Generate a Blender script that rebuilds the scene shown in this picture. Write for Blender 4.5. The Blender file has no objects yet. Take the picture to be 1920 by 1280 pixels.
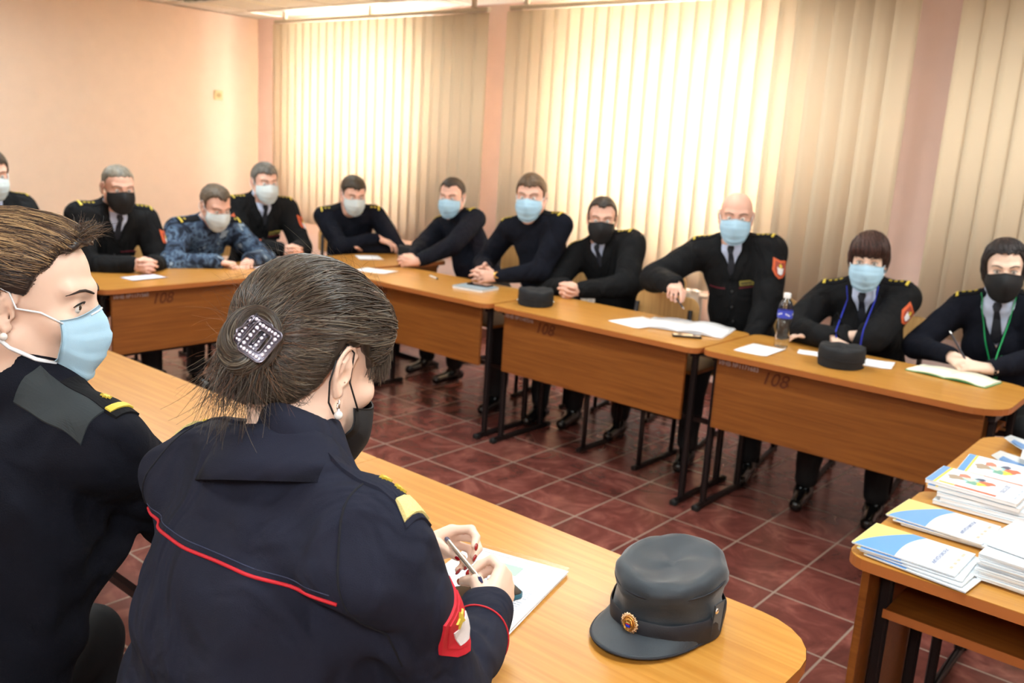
import bpy, math, random
import numpy as np
from mathutils import Vector, Matrix
from mathutils.bvhtree import BVHTree
random.seed(7); rng = np.random.RandomState(7)
SC = bpy.context.scene; COL = SC.collection

# ------------------------------------------------------------------ camera
CAM = np.array([3.2849, -2.9953, 1.5538])
YAW, PITCH, ROLL = 2.26437704, 0.21836165, 0.06198722
_f = np.array([math.cos(YAW)*math.cos(PITCH), math.sin(YAW)*math.cos(PITCH), -math.sin(PITCH)])
_r = np.array([math.sin(YAW), -math.cos(YAW), 0.0]); _u = np.cross(_r, _f)
_r, _u = math.cos(ROLL)*_r+math.sin(ROLL)*_u, -math.sin(ROLL)*_r+math.cos(ROLL)*_u
cd = bpy.data.cameras.new('camera'); cam = bpy.data.objects.new('camera', cd); COL.objects.link(cam)
M = Matrix.Identity(4)
for i in range(3):
    M[i][0] = _r[i]; M[i][1] = _u[i]; M[i][2] = -_f[i]; M[i][3] = CAM[i]
cam.matrix_world = M
cd.sensor_width = 36; cd.lens = 1694.95/1920*36; cd.clip_start = .05
cd.dof.use_dof = True; cd.dof.focus_distance = 1.32; cd.dof.aperture_fstop = 6.3
SC.camera = cam

# ------------------------------------------------------------------ light
SC.view_settings.view_transform = 'Standard'; SC.view_settings.look = 'None'
SC.view_settings.exposure = 0.12; SC.view_settings.gamma = 1.0
w = bpy.data.worlds.new('world'); SC.world = w; w.use_nodes = True
bg = w.node_tree.nodes['Background']; bg.inputs[0].default_value = (1.0, .97, .93, 1); bg.inputs[1].default_value = 2.6

def area(name, loc, size, energy, color, target=None, size_y=None, spread=None):
    l = bpy.data.lights.new(name, 'AREA'); l.energy = energy; l.color = color; l.size = size
    if size_y: l.shape = 'RECTANGLE'; l.size_y = size_y
    if spread: l.spread = math.radians(spread)
    o = bpy.data.objects.new(name, l); COL.objects.link(o); o.location = loc
    if target is not None:
        o.rotation_euler = (Vector(target)-Vector(loc)).to_track_quat('-Z', 'Y').to_euler()
    return o
# daylight that comes in through the two windows behind the blinds
area('window_daylight', (-2.95, 3.3, 1.75), 1.7, 17000, (1, .985, .97), (-2.95, 2.0, 1.5), 1.6)
area('window_daylight', (.05, 3.3, 1.75), 1.9, 17000, (1, .985, .97), (.05, 2.0, 1.5), 1.6)
# the ceiling lamps of the room (outside the frame, the near ones)
for lx, ly, le in ((.9, -.6, 34), (3.0, -1.6, 32), (-1.4, -.6, 34), (.9, -3.4, 34), (3.6, .8, 26), (-3.3, -1.0, 30), (3.6, -4.0, 30), (.7, 1.15, 15), (-2.55, 1.15, 15), (2.9, 1.15, 12)):
    area('ceiling_lamp_light', (lx, ly, 2.52), 1.15, le*1.05, (.88, .97, .97), (lx, ly, 0), .5)
# the photographer's flash, just above the lens
area('camera_flash', tuple(CAM+_u*.16-_r*.04-_f*.05), .11, 7.5, (1, .98, .97), tuple(CAM+_f*3+_u*.1))

# ------------------------------------------------------------------ materials
MATS = {}
def srgb(c):
    return tuple((x/255/12.92 if x/255 <= .04045 else ((x/255+.055)/1.055)**2.4) for x in c)
def add_folds(nt, tc, bp, fold):
    """soft creases of worn cloth, under the weave"""
    mp = nt.nodes.new('ShaderNodeMapping'); mp.inputs['Scale'].default_value = (1, 1, .6); nt.links.new(tc.outputs['Object'], mp.inputs[0])
    n = nt.nodes.new('ShaderNodeTexNoise'); n.inputs['Scale'].default_value = 8; n.inputs['Detail'].default_value = 2.5; n.inputs['Distortion'].default_value = 1.2; n.inputs['Roughness'].default_value = .42
    nt.links.new(mp.outputs[0], n.inputs[0]); b2 = nt.nodes.new('ShaderNodeBump'); b2.inputs['Strength'].default_value = fold; b2.inputs['Distance'].default_value = .06
    nt.links.new(n.outputs[0], b2.inputs['Height']); nt.links.new(b2.outputs[0], bp.inputs['Normal'])
def mat(name, rgb, rough=.6, metal=0, spec=.5, noise=0, nscale=40, bump=0, bscale=200, coat=0, sheen=0, stretch=None, coord='Object', trans=0, ior=1.45, sss=0, fold=0):
    if name in MATS: return MATS[name]
    m = bpy.data.materials.new(name); m.use_nodes = True; nt = m.node_tree; b = nt.nodes['Principled BSDF']
    c = srgb(rgb); b.inputs['Base Color'].default_value = (*c, 1); b.inputs['Roughness'].default_value = rough
    b.inputs['Metallic'].default_value = metal; b.inputs['Specular IOR Level'].default_value = spec
    b.inputs['Coat Weight'].default_value = coat; b.inputs['IOR'].default_value = ior
    b.inputs['Transmission Weight'].default_value = trans
    if sss:
        b.inputs['Subsurface Weight'].default_value = sss; b.inputs['Subsurface Radius'].default_value = (.012, .005, .003); b.inputs['Subsurface Scale'].default_value = 1
    if sheen: b.inputs['Sheen Weight'].default_value = sheen; b.inputs['Sheen Roughness'].default_value = .4
    tc = nt.nodes.new('ShaderNodeTexCoord'); mp = nt.nodes.new('ShaderNodeMapping'); nt.links.new(tc.outputs[coord], mp.inputs[0])
    if stretch: mp.inputs['Scale'].default_value = stretch
    if noise:
        n = nt.nodes.new('ShaderNodeTexNoise'); n.inputs['Scale'].default_value = nscale; n.inputs['Detail'].default_value = 5
        nt.links.new(mp.outputs[0], n.inputs[0])
        r = nt.nodes.new('ShaderNodeMapRange'); r.inputs[1].default_value = .3; r.inputs[2].default_value = .7
        r.inputs[3].default_value = 1-noise; r.inputs[4].default_value = 1+noise; nt.links.new(n.outputs[0], r.inputs[0])
        v = nt.nodes.new('ShaderNodeVectorMath'); v.operation = 'SCALE'; v.inputs[0].default_value = c
        nt.links.new(r.outputs[0], v.inputs['Scale']); nt.links.new(v.outputs[0], b.inputs['Base Color'])
    if bump:
        n = nt.nodes.new('ShaderNodeTexNoise'); n.inputs['Scale'].default_value = bscale; n.inputs['Detail'].default_value = 3
        nt.links.new(mp.outputs[0], n.inputs[0])
        bp = nt.nodes.new('ShaderNodeBump'); bp.inputs['Strength'].default_value = bump; bp.inputs['Distance'].default_value = .002
        nt.links.new(n.outputs[0], bp.inputs['Height']); nt.links.new(bp.outputs[0], b.inputs['Normal'])
        if fold: add_folds(nt, tc, bp, fold)
    MATS[name] = m; return m

def wood(name, light, dark, axis, rough=.32, scale=1.0, coat=.25):
    """laminate with a fine grain running along the given axis of the object"""
    m = bpy.data.materials.new(name); m.use_nodes = True; nt = m.node_tree; b = nt.nodes['Principled BSDF']
    tc = nt.nodes.new('ShaderNodeTexCoord'); mp = nt.nodes.new('ShaderNodeMapping'); nt.links.new(tc.outputs['Object'], mp.inputs[0])
    s = [26*scale]*3; s[axis] = 1.1*scale; mp.inputs['Scale'].default_value = s
    n = nt.nodes.new('ShaderNodeTexNoise'); n.inputs['Scale'].default_value = 2.2; n.inputs['Detail'].default_value = 7; n.inputs['Distortion'].default_value = 1.0
    nt.links.new(mp.outputs[0], n.inputs[0])
    cr = nt.nodes.new('ShaderNodeValToRGB'); cr.color_ramp.elements[0].position = .33; cr.color_ramp.elements[1].position = .68
    cr.color_ramp.elements[0].color = (*srgb(dark), 1); cr.color_ramp.elements[1].color = (*srgb(light), 1)
    nt.links.new(n.outputs[0], cr.inputs[0]); nt.links.new(cr.outputs[0], b.inputs['Base Color'])
    b.inputs['Roughness'].default_value = rough; b.inputs['Coat Weight'].default_value = coat; b.inputs['Coat Roughness'].default_value = .18
    return m

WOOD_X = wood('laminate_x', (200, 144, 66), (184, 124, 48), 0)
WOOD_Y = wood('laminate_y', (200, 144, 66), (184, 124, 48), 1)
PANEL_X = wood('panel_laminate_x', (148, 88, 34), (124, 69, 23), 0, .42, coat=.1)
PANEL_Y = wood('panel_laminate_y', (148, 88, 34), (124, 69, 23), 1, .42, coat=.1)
EDGE = mat('table_edging', (176, 104, 52), .45)
PLY = wood('plywood', (214, 170, 110), (196, 150, 92), 2, .45)
METAL = mat('dark_metal', (38, 30, 30), .45, .3)
RUBBER = mat('rubber', (28, 28, 28), .8)

def floor_mat():
    m = bpy.data.materials.new('floor_tiles'); m.use_nodes = True; nt = m.node_tree; b = nt.nodes['Principled BSDF']; L = nt.links.new
    tc = nt.nodes.new('ShaderNodeTexCoord')
    mp = nt.nodes.new('ShaderNodeMapping'); mp.inputs['Location'].default_value = (.004, .004, 0); L(tc.outputs['Object'], mp.inputs[0])
    br = nt.nodes.new('ShaderNodeTexBrick'); br.offset = 0; br.squash = 1
    br.inputs['Scale'].default_value = 1; br.inputs['Brick Width'].default_value = .303; br.inputs['Row Height'].default_value = .303
    br.inputs['Mortar Size'].default_value = .0042; br.inputs['Mortar Smooth'].default_value = .25; br.inputs['Bias'].default_value = 0
    br.inputs['Color1'].default_value = (.35, .35, .35, 1); br.inputs['Color2'].default_value = (.65, .65, .65, 1)
    L(mp.outputs[0], br.inputs[0])
    n = nt.nodes.new('ShaderNodeTexNoise'); n.inputs['Scale'].default_value = 4.5; n.inputs['Detail'].default_value = 8; n.inputs['Distortion'].default_value = 1.6; n.inputs['Roughness'].default_value = .62
    # every tile has its own piece of the pattern
    ad = nt.nodes.new('ShaderNodeVectorMath'); ad.operation = 'ADD'; L(tc.outputs['Object'], ad.inputs[0])
    sc = nt.nodes.new('ShaderNodeVectorMath'); sc.operation = 'SCALE'; sc.inputs['Scale'].default_value = 9; L(br.outputs['Color'], sc.inputs[0]); L(sc.outputs[0], ad.inputs[1])
    L(ad.outputs[0], n.inputs[0])
    cr = nt.nodes.new('ShaderNodeValToRGB'); e = cr.color_ramp.elements
    e[0].position = .30; e[0].color = (*srgb((84, 44, 39)), 1); e[1].position = .72; e[1].color = (*srgb((146, 88, 77)), 1)
    x = cr.color_ramp.elements.new(.5); x.color = (*srgb((108, 58, 51)), 1)
    L(n.outputs[0], cr.inputs[0])
    mx = nt.nodes.new('ShaderNodeMix'); mx.data_type = 'RGBA'; L(br.outputs['Fac'], mx.inputs[0]); L(cr.outputs[0], mx.inputs[6])
    mx.inputs[7].default_value = (*srgb((140, 120, 106)), 1); L(mx.outputs[2], b.inputs['Base Color'])
    rr = nt.nodes.new('ShaderNodeMapRange'); rr.inputs[3].default_value = .24; rr.inputs[4].default_value = .8; L(br.outputs['Fac'], rr.inputs[0]); L(rr.outputs[0], b.inputs['Roughness'])
    bp = nt.nodes.new('ShaderNodeBump'); bp.inputs['Strength'].default_value = .35; bp.inputs['Distance'].default_value = .002; bp.invert = True
    L(br.outputs['Fac'], bp.inputs['Height']); L(bp.outputs[0], b.inputs['Normal'])
    return m

def camo_mat():
    m = bpy.data.materials.new('camouflage_cloth'); m.use_nodes = True; nt = m.node_tree; b = nt.nodes['Principled BSDF']; L = nt.links.new
    tc = nt.nodes.new('ShaderNodeTexCoord'); n = nt.nodes.new('ShaderNodeTexNoise'); n.inputs['Scale'].default_value = 15; n.inputs['Detail'].default_value = 3; n.inputs['Distortion'].default_value = .5
    L(tc.outputs['Object'], n.inputs[0]); cr = nt.nodes.new('ShaderNodeValToRGB'); cr.color_ramp.interpolation = 'CONSTANT'; e = cr.color_ramp.elements
    e[0].position = 0; e[0].color = (*srgb((26, 32, 46)), 1); e[1].position = .42; e[1].color = (*srgb((52, 66, 88)), 1)
    for p_, c_ in ((.5, (84, 104, 128)), (.56, (38, 48, 66)), (.62, (134, 150, 166))):
        x = e.new(p_); x.color = (*srgb(c_), 1)
    L(n.outputs[0], cr.inputs[0]); L(cr.outputs[0], b.inputs['Base Color']); b.inputs['Roughness'].default_value = .85; b.inputs['Specular IOR Level'].default_value = .25
    bp = nt.nodes.new('ShaderNodeBump'); bp.inputs['Strength'].default_value = 0; L(bp.outputs[0], b.inputs['Normal']); add_folds(nt, tc, bp, .6)
    return m

def slat_mat():
    m = bpy.data.materials.new('blind_fabric'); m.use_nodes = True; nt = m.node_tree; L = nt.links.new
    b = nt.nodes['Principled BSDF']; b.inputs['Base Color'].default_value = (*srgb((254, 234, 204)), 1); b.inputs['Roughness'].default_value = .9
    t = nt.nodes.new('ShaderNodeBsdfTranslucent'); t.inputs[0].default_value = (*srgb((255, 251, 240)), 1)
    mx = nt.nodes.new('ShaderNodeMixShader'); mx.inputs[0].default_value = .25
    L(b.outputs[0], mx.inputs[1]); L(t.outputs[0], mx.inputs[2]); L(mx.outputs[0], nt.nodes['Material Output'].inputs[0])
    return m

# ------------------------------------------------------------------ objects
def tag(o, label=None, cat=None, group=None, kind=None):
    if label: o['label'] = label
    if cat: o['category'] = cat
    if group: o['group'] = group
    if kind: o['kind'] = kind
    return o
def thing(name, label, cat, loc=(0, 0, 0), group=None, rz=0):
    o = bpy.data.objects.new(name, None); COL.objects.link(o); o.location = loc; o.rotation_euler = (0, 0, rz)
    o.empty_display_size = .05
    return tag(o, label, cat, group)
class MB:
    """collects shapes and links them as one mesh"""
    def __init__(s): s.v = []; s.f = []; s.m = []
    def add(s, v, f, mi=0):
        o = sum(len(a) for a in s.v); s.v.append(np.asarray(v, float).reshape(-1, 3)); s.f += [tuple(i+o for i in q) for q in f]; s.m += [mi]*len(f); return s
    def box(s, c, d, rot=None, mi=0, bev=0):
        hx, hy, hz = d[0]/2, d[1]/2, d[2]/2
        if bev:
            b = bev
            pts = []
            for sz, ins in ((-hz, b), (-hz+b, 0), (hz-b, 0), (hz, b)):
                for (x, y) in ((-hx, -hy), (hx, -hy), (hx, hy), (-hx, hy)):
                    sx, sy = (1 if x > 0 else -1), (1 if y > 0 else -1)
                    pts += [(x-sx*ins-(sx*b if sy*sx > 0 else 0), y-sy*ins-(sy*b if sy*sx < 0 else 0), sz), (x-sx*ins-(sx*b if sy*sx < 0 else 0), y-sy*ins-(sy*b if sy*sx > 0 else 0), sz)]
            v = np.array(pts); f = []
            for k in range(3):
                for i in range(8): f.append((k*8+i, k*8+(i+1) % 8, (k+1)*8+(i+1) % 8, (k+1)*8+i))
            f.append(tuple(range(7, -1, -1))); f.append(tuple(range(24, 32)))
        else:
            v = np.array([(x, y, z) for z in (-hz, hz) for y in (-hy, hy) for x in (-hx, hx)])
            f = [(0, 2, 3, 1), (4, 5, 7, 6), (0, 1, 5, 4), (2, 6, 7, 3), (0, 4, 6, 2), (1, 3, 7, 5)]
        if rot is not None: v = v@np.asarray(rot).T
        return s.add(v+np.asarray(c), f, mi)
    def tube(s, pts, r, n=8, mi=0, cap=True, flat=1.0):
        pts = np.asarray(pts, float); k = len(pts); r = np.broadcast_to(np.asarray(r, float), (k,))
        t = np.gradient(pts, axis=0); t /= np.linalg.norm(t, axis=1)[:, None]+1e-9
        a = np.array([0, 0, 1.]) if abs(t[0][2]) < .9 else np.array([1., 0, 0]); u = np.cross(t[0], a); u /= np.linalg.norm(u)
        V = []
        for i in range(k):
            u = u-t[i]*(u@t[i]); u /= np.linalg.norm(u)+1e-9; w_ = np.cross(t[i], u)
            for j in range(n):
                th = 2*math.pi*j/n; V.append(pts[i]+r[i]*(math.cos(th)*u+math.sin(th)*w_*flat))
        F = [(i*n+j, i*n+(j+1) % n, (i+1)*n+(j+1) % n, (i+1)*n+j) for i in range(k-1) for j in range(n)]
        if cap: F += [tuple(range(n-1, -1, -1)), tuple(range((k-1)*n, k*n))]
        return s.add(V, F, mi)
    def prism(s, outline, z0, z1, mi=0):
        n = len(outline); v = [(x, y, z0) for x, y in outline]+[(x, y, z1) for x, y in outline]
        f = [(i, (i+1) % n, n+(i+1) % n, n+i) for i in range(n)]+[tuple(range(n-1, -1, -1)), tuple(range(n, 2*n))]
        return s.add(v, f, mi)
    def lathe(s, prof, n=32, c=(0, 0, 0), mi=0):
        v = []; k = len(prof)
        for r, z in prof:
            for j in range(n): v.append((c[0]+r*math.cos(2*math.pi*j/n), c[1]+r*math.sin(2*math.pi*j/n), c[2]+z))
        f = [(i*n+j, i*n+(j+1) % n, (i+1)*n+(j+1) % n, (i+1)*n+j) for i in range(k-1) for j in range(n)]
        f += [tuple(range(n-1, -1, -1)), tuple(range((k-1)*n, k*n))]
        return s.add(v, f, mi)
    def sphere(s, c, r, n=10, mi=0, rot=None):
        r = np.broadcast_to(np.asarray(r, float), (3,)); v = []; m = n//2+1
        for i in range(m+1):
            ph = math.pi*(i/m)*.998+.003
            for j in range(n): v.append((math.sin(ph)*math.cos(2*math.pi*j/n), math.sin(ph)*math.sin(2*math.pi*j/n), -math.cos(ph)))
        v = np.array(v)*r
        if rot is not None: v = v@np.asarray(rot).T
        f = [(i*n+j, i*n+(j+1) % n, (i+1)*n+(j+1) % n, (i+1)*n+j) for i in range(m) for j in range(n)]
        f += [tuple(range(n-1, -1, -1)), tuple(range(m*n, (m+1)*n))]
        return s.add(v+np.asarray(c), f, mi)
    def build(s, name, mats, parent=None, smooth=False, org=None, label=None):
        v = np.concatenate(s.v) if s.v else np.zeros((0, 3))
        return mesh(name, v, s.f, mats, parent, smooth, org, label, s.m)
def mesh(name, v, f, mats, parent=None, smooth=False, org=None, label=None, mi=None):
    me = bpy.data.meshes.new(name)
    v = np.asarray(v, float)
    if org is not None: v = v-np.asarray(org)
    if isinstance(f, np.ndarray):
        me.vertices.add(len(v)); me.vertices.foreach_set('co', v.astype(np.float32).ravel())
        n, k = f.shape; me.loops.add(n*k); me.loops.foreach_set('vertex_index', f.astype(np.int32).ravel())
        me.polygons.add(n); me.polygons.foreach_set('loop_start', np.arange(0, n*k, k, dtype=np.int32)); me.update(calc_edges=True)
    else:
        me.from_pydata([tuple(q) for q in v], [], f)
    if not isinstance(mats, (list, tuple)): mats = [mats]
    for m in mats: me.materials.append(m)
    if mi is not None and len(mats) > 1: me.polygons.foreach_set('material_index', mi)
    if smooth is True: me.polygons.foreach_set('use_smooth', [True]*len(me.polygons))
    elif smooth:
        me.polygons.foreach_set('use_smooth', [True]*len(me.polygons)); me.set_sharp_from_angle(angle=math.radians(smooth))
    me.update()
    o = bpy.data.objects.new(name, me); COL.objects.link(o)
    if parent is not None: o.parent = parent
    if label: o['label'] = label
    return o
def struct(name, mb, m, smooth=False):
    o = mb.build(name, m, None, smooth); o['kind'] = 'structure'; return o
def child_copy(o, parent):
    c = o.copy(); COL.objects.link(c); c.parent = parent
    for k in list(o.children): child_copy(k, c)
    return c
def dup(root, loc, rz=0, label=None, group=None):
    r = root.copy(); COL.objects.link(r); r.location = loc; r.rotation_euler = (0, 0, rz)
    if label: r['label'] = label
    if group: r['group'] = group
    for k in list(root.children): child_copy(k, r)
    return r
def text(name, body, size, m, parent, loc, rot, extrude=.0004, align='LEFT', shear=0, sx=1):
    cu = bpy.data.curves.new(name, 'FONT'); cu.body = body; cu.size = size; cu.extrude = extrude; cu.align_x = align; cu.shear = shear
    cu.materials.append(m); tmp = bpy.data.objects.new(name, cu); COL.objects.link(tmp); bpy.context.view_layer.update()
    me = bpy.data.meshes.new_from_object(tmp.evaluated_get(bpy.context.evaluated_depsgraph_get())); bpy.data.objects.remove(tmp)
    if not me.materials: me.materials.append(m)
    o = bpy.data.objects.new(name, me); COL.objects.link(o); o.parent = parent; o.location = loc; o.rotation_euler = rot; o.scale = (sx, 1, 1)
    return o
# ------------------------------------------------------------------ the room
XL, XR, YW_, YB, ZC = -4.51, 4.8, 2.30, -5.2, 2.535
struct('floor', MB().box(((XL+XR)/2, (YW_+YB)/2, -.05), (XR-XL+.4, YW_-YB+.4, .1)), floor_mat())
WALL = mat('wall_paint', (240, 213, 190), .85, noise=.02, nscale=8, bump=.15, bscale=120)
WALLP = mat('wall_paint_pink', (248, 220, 210), .85, noise=.02, nscale=8)
CEIL = mat('ceiling_tiles', (250, 244, 228), .9, noise=.02, nscale=30)
struct('wall_left', MB().box((XL-.1, (YW_+YB)/2, ZC/2), (.2, YW_-YB+.4, ZC)), WALL)
struct('wall_right', MB().box((XR+.1, (YW_+YB)/2, ZC/2), (.2, YW_-YB+.4, ZC)), WALL)
struct('wall_back', MB().box(((XL+XR)/2, YB-.1, ZC/2), (XR-XL, .2, ZC)), WALL)
wins = [(-3.72, -2.15), (-.70, .82)]; ZW0, ZW1 = .80, 2.47
mb = MB(); xs = XL
for a, b in wins:
    mb.box(((xs+a)/2, YW_+.15, ZC/2), (a-xs, .3, ZC)); xs = b
    mb.box(((a+b)/2, YW_+.15, ZW0/2), (b-a, .3, ZW0)); mb.box(((a+b)/2, YW_+.15, (ZW1+ZC)/2), (b-a, .3, ZC-ZW1))
mb.box(((xs+XR)/2, YW_+.15, ZC/2), (XR-xs, .3, ZC))
struct('wall_window', mb, WALLP)
FRAME = mat('window_frame_white', (235, 235, 232), .4)
GLASS = mat('window_glass', (255, 255, 255), .02, trans=1, ior=1.02)
SILL = mat('window_sill_white', (232, 230, 224), .4)
for i, (a, b) in enumerate(wins):
    m = MB(); y = YW_+.22; t = .06
    for x in (a+t/2, (a+b)/2, b-t/2): m.box((x, y, (ZW0+ZW1)/2), (t, .06, ZW1-ZW0))
    for z in (ZW0+t/2, ZW1-t/2): m.box(((a+b)/2, y, z), (b-a, .058, t))
    fr = struct('window_%d' % (i+1), m, FRAME)
    p = MB().box(((a+b)/2, y, (ZW0+ZW1)/2), (b-a-.1, .006, ZW1-ZW0-.1)).build('pane', GLASS, fr)
    MB().box(((a+b)/2, YW_+.06, ZW0+.012), (b-a+.06, .20, .024), bev=.006).build('window_sill', SILL, fr)
# suspended ceiling: panels and the grid between them
struct('ceiling', MB().box(((XL+XR)/2, (YW_+YB)/2, ZC+.06), (XR-XL+.4, YW_-YB+.6, .1)), CEIL)
GRID = mat('ceiling_grid', (236, 226, 204), .6)
m = MB(); x = XL+.35
while x < XR: m.box((x, (YW_+YB)/2, ZC+.007), (.024, YW_-YB, .008)); x += .6
y = YW_-.35
while y > YB: m.box(((XL+XR)/2, y, ZC+.0065), (XR-XL, .024, .009)); y -= .6
struct('trim_1', m, GRID)
# recessed ceiling lamps
LAMPW = mat('lamp_housing', (225, 228, 220), .4); LAMPB = mat('lamp_louvre', (196, 206, 190), .25, .7)
def ceil_lamp(x, y, label):
    t = thing('ceiling_lamp', label, 'ceiling lamp', (x, y, ZC), 'ceiling lamps')
    m = MB(); 
    for s in (-1, 1): m.box((s*.285, 0, -.011), (.03, .6, .025)); m.box((0, s*.285, -.011), (.6, .03, .025))
    m.build('housing', LAMPW, t)
    m = MB()
    for k in range(9): m.box((0, -.24+.06*k, -.009), (.54, .004, .02))
    for k in range(3): m.box((-.135+.135*k, 0, -.008), (.012, .54, .022))
    m.build('louvre', LAMPB, t)
ceil_lamp(-4.05+.3, 1.36-.35, 'square louvred ceiling lamp beside the left wall, cut by top edge of photo')
ceil_lamp(-2.55, 1.24+.0, 'square louvred ceiling lamp in front of the first window')
# light switch on the left wall
t = thing('wall_socket', 'small cream wall socket high on the peach left wall', 'wall socket', (XL, 1.86, 1.80))
SOCK = mat('socket_plastic', (226, 206, 150), .5)
MB().box((.008, 0, 0), (.016, .085, .085), bev=.004).build('plate', SOCK, t)
MB().lathe([(.022, 0), (.022, .006), (.017, .007), (.016, .002)], 20).build('socket_insert', mat('socket_dark', (176, 156, 108), .5), t).rotation_euler = (0, math.pi/2, 0)
t.children[-1].location = (.016, 0, 0)

# vertical blinds: head rail and each slat
SLAT = slat_mat(); RAIL = mat('blind_rail', (206, 192, 166), .4)
def blind(x0, x1, label, z0, ang, pitch=.108, w_=.127, zt=2.44):
    t = thing('vertical_blind', label, 'blind', (x0, YW_-.20, zt+.04))
    MB().box(((x1-x0)/2, 0, -.015), (x1-x0, .04, .03), bev=.004).build('head_rail', RAIL, t)
    n = int((x1-x0-.06)/pitch)
    for xb in (.15, (x1-x0)/2, x1-x0-.15): MB().box((xb, .0, (ZC+.01-zt-.04)/2), (.03, .03, ZC+.01-zt-.04)).build('bracket', RAIL, t)
    zl = zt-z0
    for k in range(n+1):
        a = math.radians(ang(x0+.04+k*pitch)+random.uniform(-3, 3)); m = MB(); W = []
        for q in range(5):
            s = (q/4-.5); W.append((s*w_, .006*(1-4*s*s)))
        v = [(x, y, 0) for x, y in W]+[(x, y, -zl) for x, y in W]
        v += [(x, y-.0012, 0) for x, y in W]+[(x, y-.0012, -zl) for x, y in W]
        f = [(q, q+1, q+6, q+5) for q in range(4)]+[(q+11, q+10, q+15, q+16) for q in range(4)]
        f += [(0, 5, 15, 10), (4, 14, 19, 9)]+[(q+1, q, q+10, q+11) for q in range(4)]+[(q+5, q+6, q+16, q+15) for q in range(4)]
        m.add(v, f)
        o = m.build('slat', SLAT, t, True); o.location = (.04+k*pitch, 0, -.035); o.rotation_euler = (0, 0, a)
blind(-3.95, -1.355, 'cream vertical blind over the first window, left of the narrow pink pillar', .70, lambda x: 10)
blind(-1.15, 1.67, 'cream vertical blind over the second window, behind the bald man', .70, lambda x: 10 if x < -.3 else 10+14*min(1, (x+.3)/1.0))
blind(1.88, 3.55, 'cream vertical blind at the right edge, behind the two women', .66, lambda x: 6)
# radiators under the windows
RADW = mat('radiator_enamel', (228, 222, 214), .4)
def radiator(x0, n, label):
    t = thing('radiator', label, 'radiator', (x0, YW_-.09, .12), 'radiators under the windows')
    m = MB()
    for k in range(n): m.box((k*.08, 0, .29), (.072, .08, .56), bev=.012)
    m.build('ribs', RADW, t)
    MB().tube([(-.1, 0, .53), (n*.08, 0, .53)], .014).tube([(-.1, 0, .05), (n*.08, 0, .05)], .014).tube([(-.1, 0, .05), (-.1, .06, .05)], .012).build('pipes', RADW, t, True)
radiator(-.4, 12, 'white ribbed radiator below the second window, behind the row of desks')
radiator(-3.1, 10, 'white ribbed radiator below the first window, in the far corner')
m = MB().box((XL+.012, (YW_+YB)/2, .04), (.024, YW_-YB, .08)); struct('baseboard_left', m, mat('baseboard_brown', (120, 72, 60), .5))
m = MB().box(((XL+XR)/2, YW_-.012, .04), (XR-XL, .024, .08)); struct('baseboard_window', m, MATS['baseboard_brown'])

# ------------------------------------------------------------------ desks
HT = .735
INK_W = mat('white_paint_marks', (208, 196, 196), .7); INK_B = mat('brown_pencil_marks', (96, 44, 20), .8)
def rrect(x0, x1, y0, y1, r, n=6):
    r = list(r); out = []
    for (cx, cy, a0, rr) in ((x1-r[0], y1-r[0], 0, r[0]), (x0+r[1], y1-r[1], 90, r[1]), (x0+r[2], y0+r[2], 180, r[2]), (x1-r[3], y0+r[3], 270, r[3])):
        for k in range(n+1):
            a = math.radians(a0+90*k/n); out.append((cx+rr*math.cos(a), cy+rr*math.sin(a)))
    return out
def desk(label, loc, rz, L=1.18, D=.54, panel=True, shelf=True, num='', inv='', panel_h=.315, top_r=(.05, .05, .05, .05), side=False):
    """local: x along the desk, front (panel side) at y=0, user side at y=D"""
    t = thing('school_desk', label, 'desk', loc, 'wooden school desks set in a square', rz)
    MB().prism(rrect(0, L, 0, D, top_r), HT-.024, HT-.0008).build('tabletop', WOOD_X, t)
    o = rrect(-.001, L+.001, -.001, D+.001, [a+.001 for a in top_r]); n = len(o)
    MB().add([(x, y, HT-.025) for x, y in o]+[(x, y, HT-.002) for x, y in o], [(i, (i+1) % n, n+(i+1) % n, n+i) for i in range(n)]).build('edging', EDGE, t)
    if panel:
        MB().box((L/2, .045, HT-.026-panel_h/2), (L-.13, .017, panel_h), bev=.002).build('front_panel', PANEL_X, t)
        if num: text('number', num, .078, INK_B, t, (.27, .0355, HT-.098), (math.pi/2, 0, 0), shear=.25)
        if inv: text('inventory_mark', inv, .026, INK_W, t, (.075, .0355, HT-.056), (math.pi/2, 0, 0))
    if side:
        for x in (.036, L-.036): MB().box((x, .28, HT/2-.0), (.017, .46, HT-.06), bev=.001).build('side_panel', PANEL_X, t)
    if shelf:
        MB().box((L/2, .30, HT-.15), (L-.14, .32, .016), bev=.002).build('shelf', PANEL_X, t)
        MB().box((L/2, .462, HT-.15), (L-.14, .004, .02)).build('shelf_edge', EDGE, t)
    for x in ((.06, L-.06) if side else (.045, L-.045)):
        for y in (.09, .42):
            MB().box((x, y, (HT-.026)/2+.012), (.025, .028, HT-.05), bev=.004).build('leg', METAL, t)
        m = MB().box((x, .26, .014), (.028, .48, .026), bev=.004); m.build('foot_bar', METAL, t)
        MB().box((x, .26, HT-.04), (.025, .40, .025)).build('top_rail', METAL, t)
        m = MB()
        for y in (.03, .49): m.box((x, y, .013), (.034, .03, .026), bev=.005)
        m.build('rubber_foot', RUBBER, t)
    MB().box((L/2, .40, .30), (L-.09, .022, .022)).build('crossbar', METAL, t)
    return t
R90 = math.pi/2
desk('school desk in the window row, far left one next to the corner', (-.895, .39, 0), 0, num='108', inv='')
desk('school desk in the window row marked 108, middle one holding the bald man\'s papers', (.300, .405, 0), 0, num='108', inv='ИНВ №1147516')
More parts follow.
